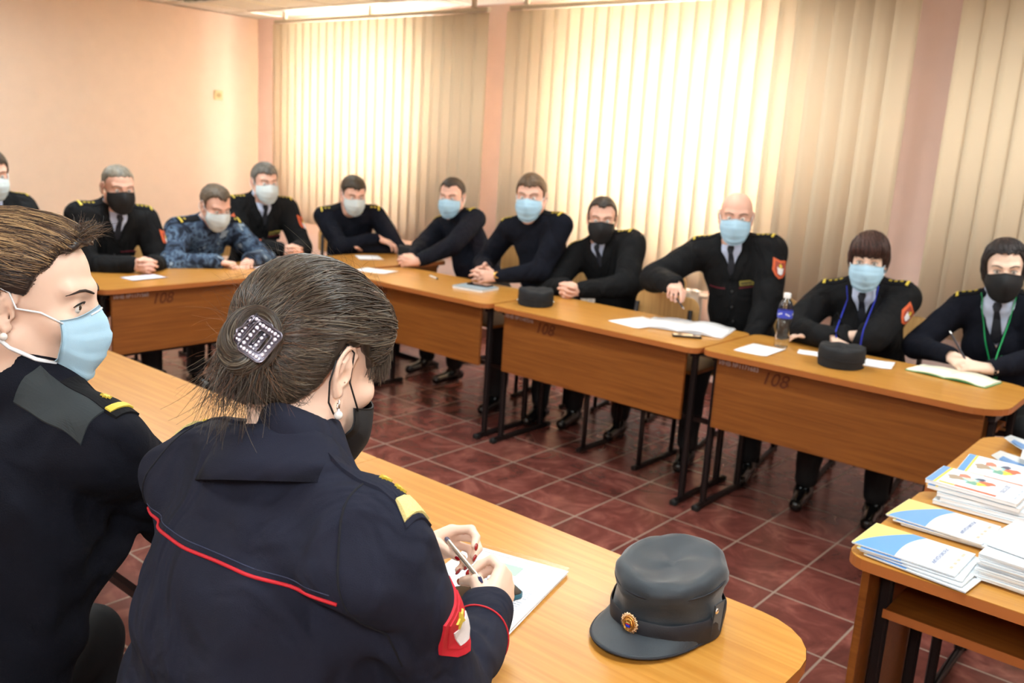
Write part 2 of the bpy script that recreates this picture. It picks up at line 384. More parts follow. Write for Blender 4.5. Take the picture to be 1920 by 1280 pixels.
desk('school desk at right end of the window row marked 108, holding the water bottle', (1.490, .425, 0), 0, num='108', inv='ИНВ №1171683', top_r=(.12, .05, .05, .13))
desk('school desk by the left wall marked 108, in front of the shaven-headed man', (-.955, -.99, 0), R90, num='108', inv='ИНВ №1171560')
desk('school desk by the left wall, in front of the man in camouflage', (-.955, .20, 0), R90, num='')
desk('school desk by the left wall, nearest, hidden behind the blonde woman', (-.955, -2.19, 0), R90)
desk('near school desk with rounded end holding the peaked cap and papers', (2.815, -1.505, 0), math.pi, L=1.195, D=.545, top_r=(.004, .05, .13, .004))
desk('near school desk in front of the woman in the blue mask', (1.618, -1.505, 0), math.pi, L=1.515, D=.545, top_r=(.05, .004, .004, .05))
desk('school desk at the right edge holding blue and yellow brochures', (3.88, -.575, 0), math.pi, D=.56, side=True, top_r=(.05, .10, .05, .05))
desk('school desk at the right edge, second one, holding the books', (3.87, .13, 0), math.pi, D=.70, top_r=(.05, .05, .10, .10))
# ------------------------------------------------------------------ things on the desks
PAPER = mat('paper', (240, 242, 246), .7); PAPER2 = mat('paper_lilac', (214, 214, 232), .7); INK = mat('print_ink', (150, 160, 190), .7); INKD = mat('print_ink_dark', (70, 90, 150), .7)
PHONE = mat('phone_glass', (14, 14, 18), .06, coat=1); PHONE_B = mat('phone_body', (52, 96, 110), .3, .6)
def sheet(name, label, loc, size, rz, m=PAPER, cat='paper', th=.0012, group=None, n=6, curl=.004, seed=0):
    r = random.Random(seed); t = thing(name, label, cat, loc, group, rz)
    W, H = size; v = []
    for k in (0, 1):
        for j in range(n+1):
            for i in range(n+1):
                a, b = i/n-.5, j/n-.5
                z = curl*max(0, abs(a)*2-.55)**2*4*(1 if a*r.choice((1, 1)) > 0 else .3)+.0004
                v.append((a*W, b*H, z+(0 if k else th)))
    N = (n+1)**2; f = []
    for j in range(n):
        for i in range(n):
            q = j*(n+1)+i; f.append((q, q+1, q+n+2, q+n+1)); f.append((N+q+n+1, N+q+n+2, N+q+1, N+q))
    edge = [i for i in range(n+1)]+[(n+1)*j+n for j in range(1, n+1)]+[N-1-i for i in range(1, n+1)]+[(n+1)*(n-j) for j in range(1, n)]
    f += [(edge[k], N+edge[k], N+edge[(k+1) % len(edge)], edge[(k+1) % len(edge)]) for k in range(len(edge))]
    MB().add(v, f).build('sheet', m, t, True); return t
def phone(name, label, loc, rz, L=.148, W=.072, case=PHONE_B, tilt=0):
    t = thing(name, label, 'phone', loc, None, rz)
    MB().prism(rrect(-L/2, L/2, -W/2, W/2, (.011,)*4), 0, .0078).build('body', case, t)
    MB().prism(rrect(-L/2+.002, L/2-.002, -W/2+.002, W/2-.002, (.010,)*4), .0079, .0086).build('screen', PHONE, t)
    MB().box((L/2-.03, -W/2-.0004, .004), (.014, .001, .003)).build('side_button', METAL, t)
    return t
def pen(name, label, a, b, mbody, mtip, r=.0045):
    a = np.array(a); b = np.array(b); d = (b-a)/np.linalg.norm(b-a); L = np.linalg.norm(b-a)
    t = thing(name, label, 'pen', tuple(a)); o = a
    MB().tube([a+d*L*.08, a+d*L*.5, a+d*L*.92], r, 10).build('barrel', mbody, t, 40, o)
    MB().tube([a, a+d*L*.05, a+d*L*.085], [r*.25, r*.8, r], 10).build('tip', mtip, t, 40, o)
    MB().tube([a+d*L*.92, a+d*L*.985, b], [r*1.02, r*1.02, r*.7], 10).build('end_cap', mtip, t, 40, o)
    return t

# peaked cap, near
CAPC = mat('cap_cloth', (38, 46, 54), .55, bump=.25, bscale=900, sheen=.3)
CAPD = mat('cap_cloth_dark', (26, 29, 38), .6, bump=.25, bscale=900)
GOLD = mat('gold', (230, 176, 96), .28, .9); GOLDT = mat('gold_thread', (214, 190, 70), .55, .15)
GOLDS = mat('gold_thread_bright', (226, 204, 120), .5, .2, noise=.12, nscale=500)
SILVER = mat('silver', (215, 215, 215), .2, 1); RED = mat('red_enamel', (190, 20, 30), .3); BLUE = mat('blue_enamel', (40, 60, 200), .3)
def peaked_cap(loc, rz):
    """front (peak) towards local -y"""
    t = thing('peaked_cap', 'black uniform cap with peak and gold badge on the near desk', 'cap', loc, None, rz)
    n = 72; v = []; rows = []
    prof = [(0, .0), (.006, .018), (.0, .05), (-.001, .074), (.003, .086), (.002, .0885), (.004, .098), (.001, .108), (-.006, .114)]
    A, B = .089, .107
    for k, (dr, z) in enumerate(prof):
        row = []
        for j in range(n):
            th = 2*math.pi*j/n; c, s = math.cos(th), math.sin(th)
            w1 = .0018*math.sin(5*th+z*60)+.0016*math.sin(3*th-z*90+1)+.0012*math.sin(11*th+z*30)
            if k < 1: w1 = 0
            zz = z + (.012*(s*.8+.2) if z > .08 else .006*s*(z/.08)) + (.0015*math.sin(7*th) if z > .05 else 0)
            g = 1-z*.35 if z < .08 else 1-.08*.35+.02
            row.append(((A+dr+w1)*c*g, (B+dr+w1)*s*g, zz))
        rows.append(row)
    for (sc, dz) in ((.93, .003), (.8, .001), (.6, -.003), (.35, -.005), (.1, -.006)):
        row = []
        for j in range(n):
            th = 2*math.pi*j/n; c, s = math.cos(th), math.sin(th)
            w2 = .0035*math.sin(2*th+.7)*(1-sc)+.0018*math.sin(6*th+sc*8)*sc
            row.append(((A-.006)*c*sc*.99, (B-.006)*s*sc*.99, .114+dz+.012*(s*.8*sc+.2)+w2))
        rows.append(row)
    v = [p for r_ in rows for p in r_]; f = []
    for k in range(len(rows)-1):
        for j in range(n): f.append((k*n+j, k*n+(j+1) % n, (k+1)*n+(j+1) % n, (k+1)*n+j))
    f.append(tuple(range((len(rows)-1)*n, len(rows)*n)))
    split = 6*n
    MB().add(v, f).build('crown', CAPC, t, True)
    # seam roll round the top edge and the lower band
    MB().tube([( (A+.0045)*math.cos(a)*.975, (B+.0045)*math.sin(a)*.975, .0935+.012*(math.sin(a)*.8+.2)) for a in np.linspace(0, 2*math.pi, 73)], .0016, 6, cap=False).build('seam', CAPD, t, True)
    v = []; K = [(0.0015, 0.0), (.0032, .012), (.0042, .028), (.004, .044), (.0015, .047)]
    for dr, z in K:
        for j in range(n):
            th = 2*math.pi*j/n; g = 1-z*.3; w1 = .0012*math.sin(9*th+z*70)
            v.append(((A+dr+.004+w1)*math.cos(th)*g, (B+dr+.004+w1)*math.sin(th)*g, z+.0005+.004*math.sin(th)*(z/.08)))
    MB().add(v, [(k*n+j, k*n+(j+1) % n, (k+1)*n+(j+1) % n, (k+1)*n+j) for k in range(4) for j in range(n)]).build('band', CAPD, t, True)
    # peak
    v = []; m1, m2 = 10, 28
    for side in (0, 1):
        for i in range(m1+1):
            q = i/m1
            for j in range(m2+1):
                a = math.radians(180+12+(156)*j/m2); c, s = math.cos(a), math.sin(a)
                ext = .066*(math.sin(math.pi*j/m2)**.62)
                x = (A+.003)*c*(1+.10*q*math.sin(math.pi*j/m2)) ; y = (B+.003)*s-ext*q
                z = .021-.016*q*(1.0-.25*q)+.010*(c*c)*-1*q*.6+.002
                v.append((x, y, max(z, .0035)-(.0026 if side else 0)))
    S = (m1+1)*(m2+1); f = []
    for i in range(m1):
        for j in range(m2):
            q = i*(m2+1)+j; f += [(q+1, q, q+m2+1, q+m2+2), (S+q, S+q+1, S+q+m2+2, S+q+m2+1)]
    for j in range(m2): q = m1*(m2+1)+j; f.append((q+1, q, S+q, S+q+1))
    for i in range(m1):
        q = i*(m2+1); f.append((q, q+m2+1, S+q+m2+1, S+q)); q += m2; f.append((q+m2+1, q, S+q, S+q+m2+1))
    MB().add(v, f).build('peak', CAPC, t, True)
    rim = [v[m1*(m2+1)+j] for j in range(m2+1)]
    MB().tube([(x, y, z-.0012) for x, y, z in rim], .0022, 6).build('peak_piping', CAPD, t, True)
    # badge: rayed oval with tricolour shield and small double eagle
    bd = thing('badge', None, None, (0, 0, 0)); bd.parent = t
    bm = MB().box((0, 0, 0), (.001, .001, .001))
    O = np.array([.0, -(B+.0085), .036])
    def P(x, z, y=0): return (O[0]+x, O[1]-y+x*x*5, O[2]+z)
    m = MB()
    for k in range(36):
        a = 2*math.pi*k/36; r0, r1 = .0095, .0165+(.001 if k % 2 else 0)
        w_ = .0012
        ca, sa = math.cos(a), math.sin(a)
        m.tube([P(ca*r0, sa*r0*1.12, .0022), P(ca*r1, sa*r1*1.12, .0012)], [.0009, .0014], 6)
    bd.name = 'badge'
    bpy.data.objects.remove(bd)
    b = m.build('badge', mat('badge_silver_gold', (240, 205, 165), .22, .9), t, True)
    m = MB()
    for k, (r, y) in enumerate(((.0115, .0032), (.0085, .0042))):
        m.tube([P(r*math.cos(a), r*1.12*math.sin(a), y) for a in np.linspace(0, 2*math.pi, 33)], .0011, 6, cap=False)
    v = [P(0, 0, .0028)]+[P(.0115*math.cos(a), .0129*math.sin(a), .0028) for a in np.linspace(0, 2*math.pi, 33)[:-1]]
    m.add(v, [(0, i, i % 32+1) for i in range(1, 33)])
    for x, z in ((-.003, .0072), (.003, .0072), (0, .0082)): m.sphere(P(x, z, .0045), .0016, 8)
    m.tube([P(-.0025, .0045, .0045), P(-.006, .006, .0045), P(-.0068, .0, .0045), P(-.004, -.005, .004)], .001, 6).tube([P(.0025, .0045, .0045), P(.006, .006, .0045), P(.0068, .0, .0045), P(.004, -.005, .004)], .001, 6)
    m.build('badge_centre', GOLD, b, True)
    MB().box(P(0, -.003, .005), (.0078, .0012, .0045)).build('badge_blue', BLUE, b)
    MB().box(P(0, .0006, .005), (.0078, .0014, .0022)).build('badge_red', RED, b)
    MB().box(P(0, .0027, .005), (.0078, .0012, .0016)).build('badge_gold_bar', GOLDS, b)
    # side button and tab
    for sx in (1, -1):
        c0 = (sx*(A+.0095), -.012, .05)
        MB().box((sx*(A+.0072), .006, .042), (.0035, .034, .062), rot=np.array(Matrix.Rotation(sx*.05, 3, 'Y')), bev=.0012).build('side_tab', CAPC, t)
        MB().sphere((sx*(A+.0100), -.004, .060), (.0022, .0055, .0055), 12).build('button', SILVER, t, True)
    return t
peaked_cap((2.577, -1.665, HT+.0006), math.radians(-3))

def round_cap(label, loc, rz, R=.092, Hh=.078):
    t = thing('field_cap', label, 'cap', loc, 'black uniform caps on the window row', rz)
    n = 40; rows = []
    for k, (g, z) in enumerate([(.98, 0), (1.0, .02), (1.0, .045), (.99, Hh-.008), (.955, Hh), (.85, Hh+.003), (.55, Hh-.001), (.12, Hh-.003)]):
        rows.append([(R*g*math.cos(a)*(1+.012*math.sin(5*a+k)), R*1.14*g*math.sin(a), z+(.004*math.sin(2*a+1)+.002*math.sin(7*a) if k > 3 else 0)) for a in [2*math.pi*j/n for j in range(n)]])
    v = [p for r_ in rows for p in r_]
    f = [(k*n+j, k*n+(j+1) % n, (k+1)*n+(j+1) % n, (k+1)*n+j) for k in range(len(rows)-1) for j in range(n)]+[tuple(range((len(rows)-1)*n, len(rows)*n))]
    MB().add(v, f).build('crown', mat('field_cap_cloth', (24, 25, 29), .8, bump=.3, bscale=500), t, True)
    MB().tube([(R*1.005*math.cos(a), R*1.145*math.sin(a), .036+.003*math.sin(2*a)) for a in np.linspace(0, 2*math.pi, 41)], .002, 6, cap=False).build('band_seam', MATS['field_cap_cloth'], t, True)
    for s in (-1, 1): MB().sphere((s*R*1.0, -.01, .018), .006, 8).build('button', SILVER, t, True)
    # a short peak at the back side
    v = []; 
    for i in range(5):
        for j in range(13):
            a = math.radians(30+120*j/12); q = i/4
            v.append((R*math.cos(a)*(1+.02*q), R*1.14*math.sin(a)+.05*q*math.sin(math.pi*j/12), .012-.008*q))
    N = 65; v += [(x, y, z-.003) for x, y, z in v]; f = []
    for i in range(4):
        for j in range(12):
            q = i*13+j; f += [(q, q+1, q+14, q+13), (N+q+13, N+q+14, N+q+1, N+q)]
    f += [(52+j, 53+j, N+53+j, N+52+j) for j in range(12)]
    MB().add(v, f).build('peak', MATS['field_cap_cloth'], t, True)
    return t
round_cap('small black round cap on the window row, in front of man with silver watch', (.42, .62, HT+.0005), .69)
round_cap('small black round cap in front of the woman with blue lanyard', (2.005, .665, HT+.0005), .1)
round_cap('small black cap at the far corner, beside the clasped hands of the sweater man', (-1.18, 1.25, HT+.0005), .9)

# near papers, plastic sleeve, phone
def near_papers():
    c = (2.283, -1.832)
    rz = math.radians(14)
    t = thing('paper_stack', 'stack of printed pages in a clear sleeve on the near desk', 'papers', (c[0], c[1], HT), None, rz)
    for k in range(5):
        m = MB().box((.002*math.sin(k*2), .002*math.cos(k*3), .0006+.0016*k), (.215, .300, .0013), rot=np.array(Matrix.Rotation(math.radians([0, .8, -.7, .5, 0][k]), 3, 'Z')))
        m.build('page', PAPER, t)
    z = .0082
    m = MB()
    rr = random.Random(3)
    for j in range(34):
        y = .13-.0078*j
        if 5 < j < 11 : continue
        x = -.09
        while x < .085:
            w_ = rr.uniform(.006, .022); w_ = min(w_, .09-x)
            if rr.random() < .9: m.box((x+w_/2, y, z), (w_-.002, .0011, .0003))
            x += w_
    m.build('print', mat('faint_print', (176, 186, 208), .7), t)
    MB().box((-.042, .104, z+.0002), (.042, .034, .0003)).build('blue_figure', mat('print_blue', (196, 218, 236), .7), t)
    MB().box((.008, .094, z+.0002), (.046, .036, .0003)).build('green_figure', mat('print_green', (166, 218, 178), .7), t)
    SL = mat('clear_sleeve', (255, 255, 255), .12, trans=1, ior=1.1)
    m = MB().box((-.004, .150, .0092), (.222, .030, .0004)); m.tube([(-.112, .165, .0092), (.108, .166, .0092)], .0006, 6)
    m.build('plastic_sleeve', SL, t)
near_papers()
ph = phone('phone', 'black phone lying on the papers under the woman\'s right hand', (2.302, -1.862, HT+.0098), math.radians(70), L=.150, W=.073)

# window row
WHITEP = mat('paper_bright', (246, 246, 250), .6)
sheet('paper_sheet', 'white sheet at front edge of right window desk, in front of the water bottle', (1.665, .632, HT), (.15, .21), math.radians(2), WHITEP, group='loose papers on the desks', seed=1)
sheet('paper_sheet', 'white sheet sticking out from behind the cap of the woman with blue lanyard', (2.06, .815, HT), (.21, .15), math.radians(12), WHITEP, group='loose papers on the desks', seed=2)
sheet('paper_sheet', 'small white sheet left of the cap of the woman with blue lanyard', (1.84, .775, HT), (.12, .09), math.radians(18), WHITEP, group='loose papers on the desks', seed=3)
sheet('paper_sheet', 'lilac sheet under the clasped hands of the shaven-headed man', (-1.205, -.64, HT), (.13, .20), math.radians(5), PAPER2, group='loose papers on the desks', seed=4)
sheet('paper_sheet', 'pale sheet by the left wall row near the far corner, behind woman\'s hair', (-1.21, .16, HT), (.15, .20), math.radians(20), PAPER2, group='loose papers on the desks', seed=5)
sheet('paper_sheet', 'white sheet near corner of window row, left of the white pen', (-.83, .63, HT), (.22, .15), math.radians(16), WHITEP, group='loose papers on the desks', seed=6)
sheet('paper_sheet', 'white sheet on the corner desk under the crossed arms', (-1.30, .98, HT), (.21, .16), math.radians(-30), WHITEP, group='loose papers on the desks', seed=7)
pen('white_pen', 'white pen lying alone on the far window desk', (-.53, .785, HT+.005), (-.41, .735, HT+.005), mat('pen_white', (225, 225, 222), .3), METAL)

def open_book(name, label, loc, rz, W, H, cover, page, lift=.018, cat='notebook'):
    t = thing(name, label, cat, loc, None, rz)
    def leaf(s, h0, off, m, nm, ww):
        v = []; n = 10
        for k in (0, 1):
            for j in (-.5, .5):
                for i in range(n+1):
                    q = i/n; z = h0*math.sin(math.pi*min(1, q*1.15+.06))**.8*.8+off*(1 if k == 0 else 0)+.001
                    v.append((s*q*ww, j*H*(1 if nm == 'pages' else 1.03), max(z, .0008 if k else .0012)))
        f = []
        N = n+1
        for i in range(n): f += [(i, i+1, N+i+1, N+i), (2*N+N+i, 2*N+N+i+1, 2*N+i+1, 2*N+i), (i+1, i, 2*N+i, 2*N+i+1), (N+i, N+i+1, 3*N+i+1, 3*N+i)]
        f += [(n, N+n, 3*N+n, 2*N+n), (N, 0, 2*N, 3*N)]
        MB().add(v, f).build(nm, m, t, True)
    for s in (-1, 1):
        leaf(s, .006*(1 if s > 0 else .7), .0015, cover, 'cover', W*1.03)
        leaf(s, lift*(1 if s > 0 else .7), .006, page, 'pages', W)
    return t
open_book('open_notebook', 'open green-covered notebook with cream pages before the woman with green lanyard', (2.385, .875, HT), math.radians(-8), .155, .16, mat('green_cover', (70, 170, 110), .5), mat('cream_page', (246, 244, 222), .7), .012)
open_book('open_journal', 'open white magazine on the middle window desk, before the bald man', (1.215, .785, HT), math.radians(14), .20, .26, PAPER, WHITEP, .016, 'magazine')
sheet('paper_sheet', 'white sheet with glare, left of the open magazine on middle window desk', (1.02, .69, HT), (.20, .25), math.radians(-10), WHITEP, group='loose papers on the desks', seed=8)
phone('phone', 'black phone at the front edge of the middle window desk', (1.322, .600, HT+.0005), math.radians(35), .13, .065, METAL)
t = thing('notebook', 'closed grey-blue notebook under the hands of the man with the gold watch', 'notebook', (-.075, .70, HT), None, math.radians(8))
MB().prism(rrect(-.10, .10, -.085, .085, (.006,)*4), .0005, .012).build('pages', PAPER, t)
MB().prism(rrect(-.102, .102, -.087, .087, (.006,)*4), .0122, .0145).build('cover', mat('grey_blue_cover', (150, 166, 176), .45), t)
phone('phone', 'dark phone on top of the grey-blue notebook', (-.085, .745, HT+.0150), math.radians(12), .14, .07, METAL)

# water bottle
def bottle(loc):
    t = thing('water_bottle', 'clear plastic water bottle with blue and white label, white cap', 'bottle', loc)
    PET = mat('clear_plastic', (246, 250, 252), .04, trans=1, ior=1.14, spec=1, coat=1)
    prof = [(.028, 0), (.031, .004), (.0315, .03), (.029, .036), (.0315, .042), (.030, .052), (.027, .066), (.0245, .085), (.026, .10), (.0305, .118), (.0325, .13), (.0325, .165), (.0315, .172), (.031, .180), (.027, .196), (.019, .210), (.0125, .218), (.0118, .224)]
    v = []; n = 40
    for r, z in prof:
        for j in range(n):
            a = 2*math.pi*j/n; k = 1+(.02*math.cos(8*a+z*60) if z < .115 else 0); v.append((r*k*math.cos(a), r*k*math.sin(a), z))
    f = [(i*n+j, i*n+(j+1) % n, (i+1)*n+(j+1) % n, (i+1)*n+j) for i in range(len(prof)-1) for j in range(n)]+[tuple(range(n-1, -1, -1)), tuple(range((len(prof)-1)*n, len(prof)*n))]
    MB().add(v, f).build('bottle_body', PET, t, True)
    MB().lathe([(.0150, .2185), (.0155, .222), (.0155, .238), (.014, .240)], 24).build('cap', mat('cap_white', (240, 240, 242), .4), t, 40)
    m = MB(); v = []
    for r, z in ((.0330, .131), (.0331, .148), (.0330, .164)):
        for j in range(n): v.append((r*math.cos(2*math.pi*j/n), r*math.sin(2*math.pi*j/n), z))
    m.add(v, [(i*n+j, i*n+(j+1) % n, (i+1)*n+(j+1) % n, (i+1)*n+j) for i in range(2) for j in range(n)])
    lb = m.build('label_wrap', mat('label_blue', (64, 78, 190), .35), t, True)
    m = MB()
    for k in range(6):
        for w_ in range(3):
            a = k*1.05+w_*.22; m.box((.0334*math.cos(a), .0334*math.sin(a), .148+.004*math.sin(3*k+w_)), (.0006, .005, .006), rot=np.array(Matrix.Rotation(a, 3, 'Z')))
    m.build('label_print', PAPER, lb)
    return t
bottle((1.69, .79, HT+.0003))

# brochures and books, right edge
BY = mat('brochure_yellow', (222, 208, 128), .3, coat=.5); BB = mat('brochure_blue', (96, 158, 222), .3, coat=.5); BW = mat('brochure_white', (228, 236, 242), .28, coat=.5)
GREY = mat('print_grey', (178, 190, 206), .6); ORG = mat('print_orange', (246, 184, 80), .5); VERM = mat('print_vermilion', (226, 104, 74), .5)
def poly(pts, z, m, name, parent, th=.0003):
    return MB().prism(pts, z, z+th).build(name, m, parent)
def clip_arc(f0, f1, x0, x1, n=14):
    xs = np.linspace(x0, x1, n); return [(x, f0(x)) for x in xs]+[(x, f1(x)) for x in xs[::-1]]
def brochure(label, loc, rz, tilt=0, full=True, W=.148, Hh=.21, title='РЕКОМЕНДАЦИИ', th=.0026):
    """local: reads upright with +y up; yellow and blue wave at the bottom"""
    t = thing('brochure', label, 'brochure', loc, 'blue and yellow brochures on the right desk', rz); t.rotation_euler = (math.radians(tilt), 0, rz)
    MB().prism(rrect(-W/2, W/2, -Hh/2, Hh/2, (.001,)*4, 2), 0, th).build('cover', BW, t)
    for k in (1, 2): MB().box((.0, .0, -.0008*k), (W-.004, Hh-.003, .0006)).build('pages', PAPER, t)
    if full:
        g1 = lambda x: -Hh/2+.012+.060*((x+W/2)/W)**.5 - .0
        lo = lambda x: -Hh/2+.0005
        uu = lambda x: min(1, max(0, (W/2-x)/W))
        up = lambda x: -Hh/2+Hh*(.43-.06*uu(x)+.15*uu(x)**3)
        mid = lambda x: -Hh/2+Hh*(.03+.36*uu(x)**1.6)
        poly(clip_arc(mid, up, -W/2+.0005, W/2-.0005), th, BB, 'blue_wave', t)
        poly(clip_arc(lo, mid, -W/2+.0005, W/2-.0005), th, BY, 'yellow_wave', t)
        m = MB()
        for k in range(7): m.box((-.006+.002*math.sin(k*2.2), .036-.0062*k, th+.0002), (.075-.010*((k*7) % 3), .0014, .0002))
        m.build('print', GREY, t)
        text('title', title, .0115, INKD, t, (-.052, .050, th+.0002), (0, 0, 0), .0001)
        m = MB()
        for k, (x, w_) in enumerate(((-.045, .02), (-.012, .014), (.012, .012), (.038, .014))): m.box((x, .088, th+.0002), (w_, .006, .0002))
        m.build('logo_row', mat('print_brown', (196, 180, 160), .6), t)
    return t
RZB = math.radians(-90+5)
for k, (dx, dy, dr, z) in enumerate(((.035, -.012, -5, 0), (.022, -.006, -3, .0055), (.012, -.003, 2, .011), (0, 0, 0, .0165))):
    brochure(['lowest brochure of the front-left fan, nearly covered', 'second brochure from below in front-left fan', 'brochure just under the top one in front-left fan', 'top brochure of front-left fan, nearest desk corner, catching window glare'][k], (2.812+dx, -1.045+dy, HT+.004+z), RZB+math.radians(dr-6), full=True)
for k, (dx, dy, dr, z) in enumerate(((.03, .006, 5, 0), (.015, .0, 3, .0055), (0, 0, 0, .011))):
    brochure(['lowest brochure of second fan, behind the front one', 'middle brochure of the second fan', 'top brochure of second fan, between front fan and the picture books'][k], (2.81+dx, -.815+dy, HT+.004+z), RZB+math.radians(dr-8), full=True)
for k in range(14):
    b_ = brochure('brochure in the tall white stack at the right edge, shown from its edges', (3.045+.003*math.sin(k*2.1), -.985+.004*math.cos(k*1.7), HT+.003+.0042*k), RZB+math.radians(rng.uniform(-3, 3)-6), full=False); b_['group'] = 'stacked brochures at the right edge'
b_ = brochure('white folder on top of the tall stack at the right edge', (3.06, -.93, HT+.003+.0042*14+.002), RZB+math.radians(-14), full=False, W=.19, Hh=.24); b_['group'] = 'stacked brochures at the right edge'
SPOTS = [((150, 196, 200), 0, 0, .02), ((226, 110, 80), .028, -.004, .014), ((240, 206, 70), .018, .008, .011), ((168, 150, 130), -.03, .004, .015), ((196, 130, 110), -.018, -.012, .012), ((120, 170, 150), .004, .012, .011), ((90, 90, 110), .012, -.014, .009), ((236, 220, 200), -.004, -.002, .010)]
def picture_book(label, loc, rz, tilt=0, th=.008, W=.148, Hh=.21, plain=False, roll=0):
    t = thing('picture_book', label, 'book', loc, 'picture-cover books on the right desk', rz); t.rotation_euler = (math.radians(tilt), math.radians(roll), rz)
    MB().prism(rrect(-W/2+.001, W/2-.001, -Hh/2+.001, Hh/2-.001, (.001,)*4, 2), -.0002, th).build('pages', PAPER, t)
    MB().prism(rrect(-W/2, W/2, -Hh/2, Hh/2, (.002,)*4, 2), th, th+.0008).build('cover', BW, t)
    if plain: return t
    z = th+.0008
    MB().box((0, -Hh/2+.010, z+.0002), (W-.003, .017, .0003)).build('blue_band', BB, t)
    MB().box((0, -Hh/2+.0215, z+.0002), (W-.003, .006, .0003)).build('yellow_band', mat('print_yellow', (244, 214, 84), .5), t)
    MB().box((W/2-.014, -.058, z+.0003), (.010, .036, .0003)).build('orange_bar', ORG, t)
    MB().box((W/2-.014, .008, z+.0003), (.012, .094, .0003)).build('red_bar', VERM, t)
    m = MB().prism([(-.010+.048*math.cos(a)*(1+.1*math.sin(3*a)), -.018+.055*math.sin(a)*(1+.08*math.sin(5*a))) for a in np.linspace(0, 2*math.pi, 29)[:-1]], z, z+.0002); ob = m.build('picture_ground', mat('print_pale_blue', (214, 232, 244), .5), t)
    for k, (c_, y, x, r) in enumerate(SPOTS):
        MB().prism([(-.010+x*1.7+r*1.15*math.cos(a)*(1+.25*math.sin(3*a+k)), -.018+y*1.2+r*1.25*math.sin(a)*(1+.2*math.sin(4*a+k))) for a in np.linspace(0, 2*math.pi, 21)[:-1]], z+.0002+.00008*k, z+.0004+.00008*k).build('picture', mat('print_spot_%d' % k, c_, .5), ob)
    text('title', 'ДЕТСТВО', .014, INKD, t, (-.046, .053, z+.0002), (0, 0, 0), .0001)
    m = MB()
    for k in range(3): m.box((.0, .066+.0045*k, z+.0002), (.09-.02*k, .0012, .0002))
    for x, w_ in ((-.03, .018), (0, .016), (.034, .02)): m.box((x, .092, z+.0002), (w_, .005, .0002))
    m.build('print', GREY, t)
    return t
z0 = HT+.002
for k in range(3): picture_book(['lowest picture-cover book of the nearer pile', 'second picture-cover book from below in nearer pile', 'third picture-cover book from below in nearer pile'][k], (2.85+.012*(k % 2), -.60+.006*k, z0+.0103*k), RZB+math.radians(-3+2*k), plain=True)
picture_book('upper picture-cover book of the nearer pile, tip over desk edge', (2.832, -.592, z0+.0103*3+.001), RZB+math.radians(-5))
picture_book('topmost picture-cover book of nearer pile with colourful drawing and red bar', (2.826, -.59, z0+.0103*4+.002), RZB+math.radians(-6.5))
picture_book('lowest white book of the farther pile, sticking out', (2.86, -.40, z0), RZB+math.radians(4), plain=True)
picture_book('second book of farther pile under the curled one', (2.89, -.385, z0+.0103), RZB+math.radians(-2), plain=False)
picture_book('tilted top book of farther pile, cover curling at the spine', (2.842, -.375, z0+.024), RZB+math.radians(-4), plain=False, roll=6)
# curled leaflets farther back on the right desk
def leaflet(label, loc, rz, blue=True, W=.2, Hh=.148, lift=.03):
    t = thing('leaflet', label, 'leaflet', loc, 'curled leaflets at the right edge', rz)
    n = 12; v = []
    for k in (0, 1):
        for j in (0, 1, 2):
            for i in range(n+1):
                q = i/n; z = .004+lift*max(0, 1-q*1.6)**2*(1-.35*j)+.0008*k
                v.append((-W/2+q*W, -Hh/2+j*Hh/2, z))
    N = n+1; f = []
    for j in range(2):
        for i in range(n):
            q = j*N+i; f += [(3*N+q, 3*N+q+1, 3*N+q+N+1, 3*N+q+N), (q+N, q+N+1, q+1, q)]
    MB().add(v, f).build('cover', BW, t, True)
    vv = [(x*.96, y*.9, z+.0006) for x, y, z in v[3*N:]]
    MB().add([p for p in vv if True], [(j*N+i, j*N+i+1, j*N+i+N+1, j*N+i+N) for j in range(1) for i in range(1, 5)]).build('blue_figure', BB, t, True)
    MB().add([(x, y, z+.0002) for x, y, z in vv], [(j*N+i, j*N+i+1, j*N+i+N+1, j*N+i+N) for j in (0, 1) for i in (6, 7)]).build('print', GREY, t, True)
    MB().box((.03, 0, .002), (W*.7, Hh*.96, .0035)).build('pages', PAPER, t)
    return t
leaflet('curled blue and white leaflet nearest the picture books', (2.875, -.165, HT), math.radians(2))
leaflet('white leaflet with lifted edge, lying on the curled one', (2.93, -.10, HT+.010), math.radians(8), lift=.015)
leaflet('second curled blue and white leaflet, farther back', (2.862, .035, HT), math.radians(3), lift=.036)
leaflet('white leaflet lying on the farther curled one', (2.93, .085, HT+.010), math.radians(14), lift=.01)

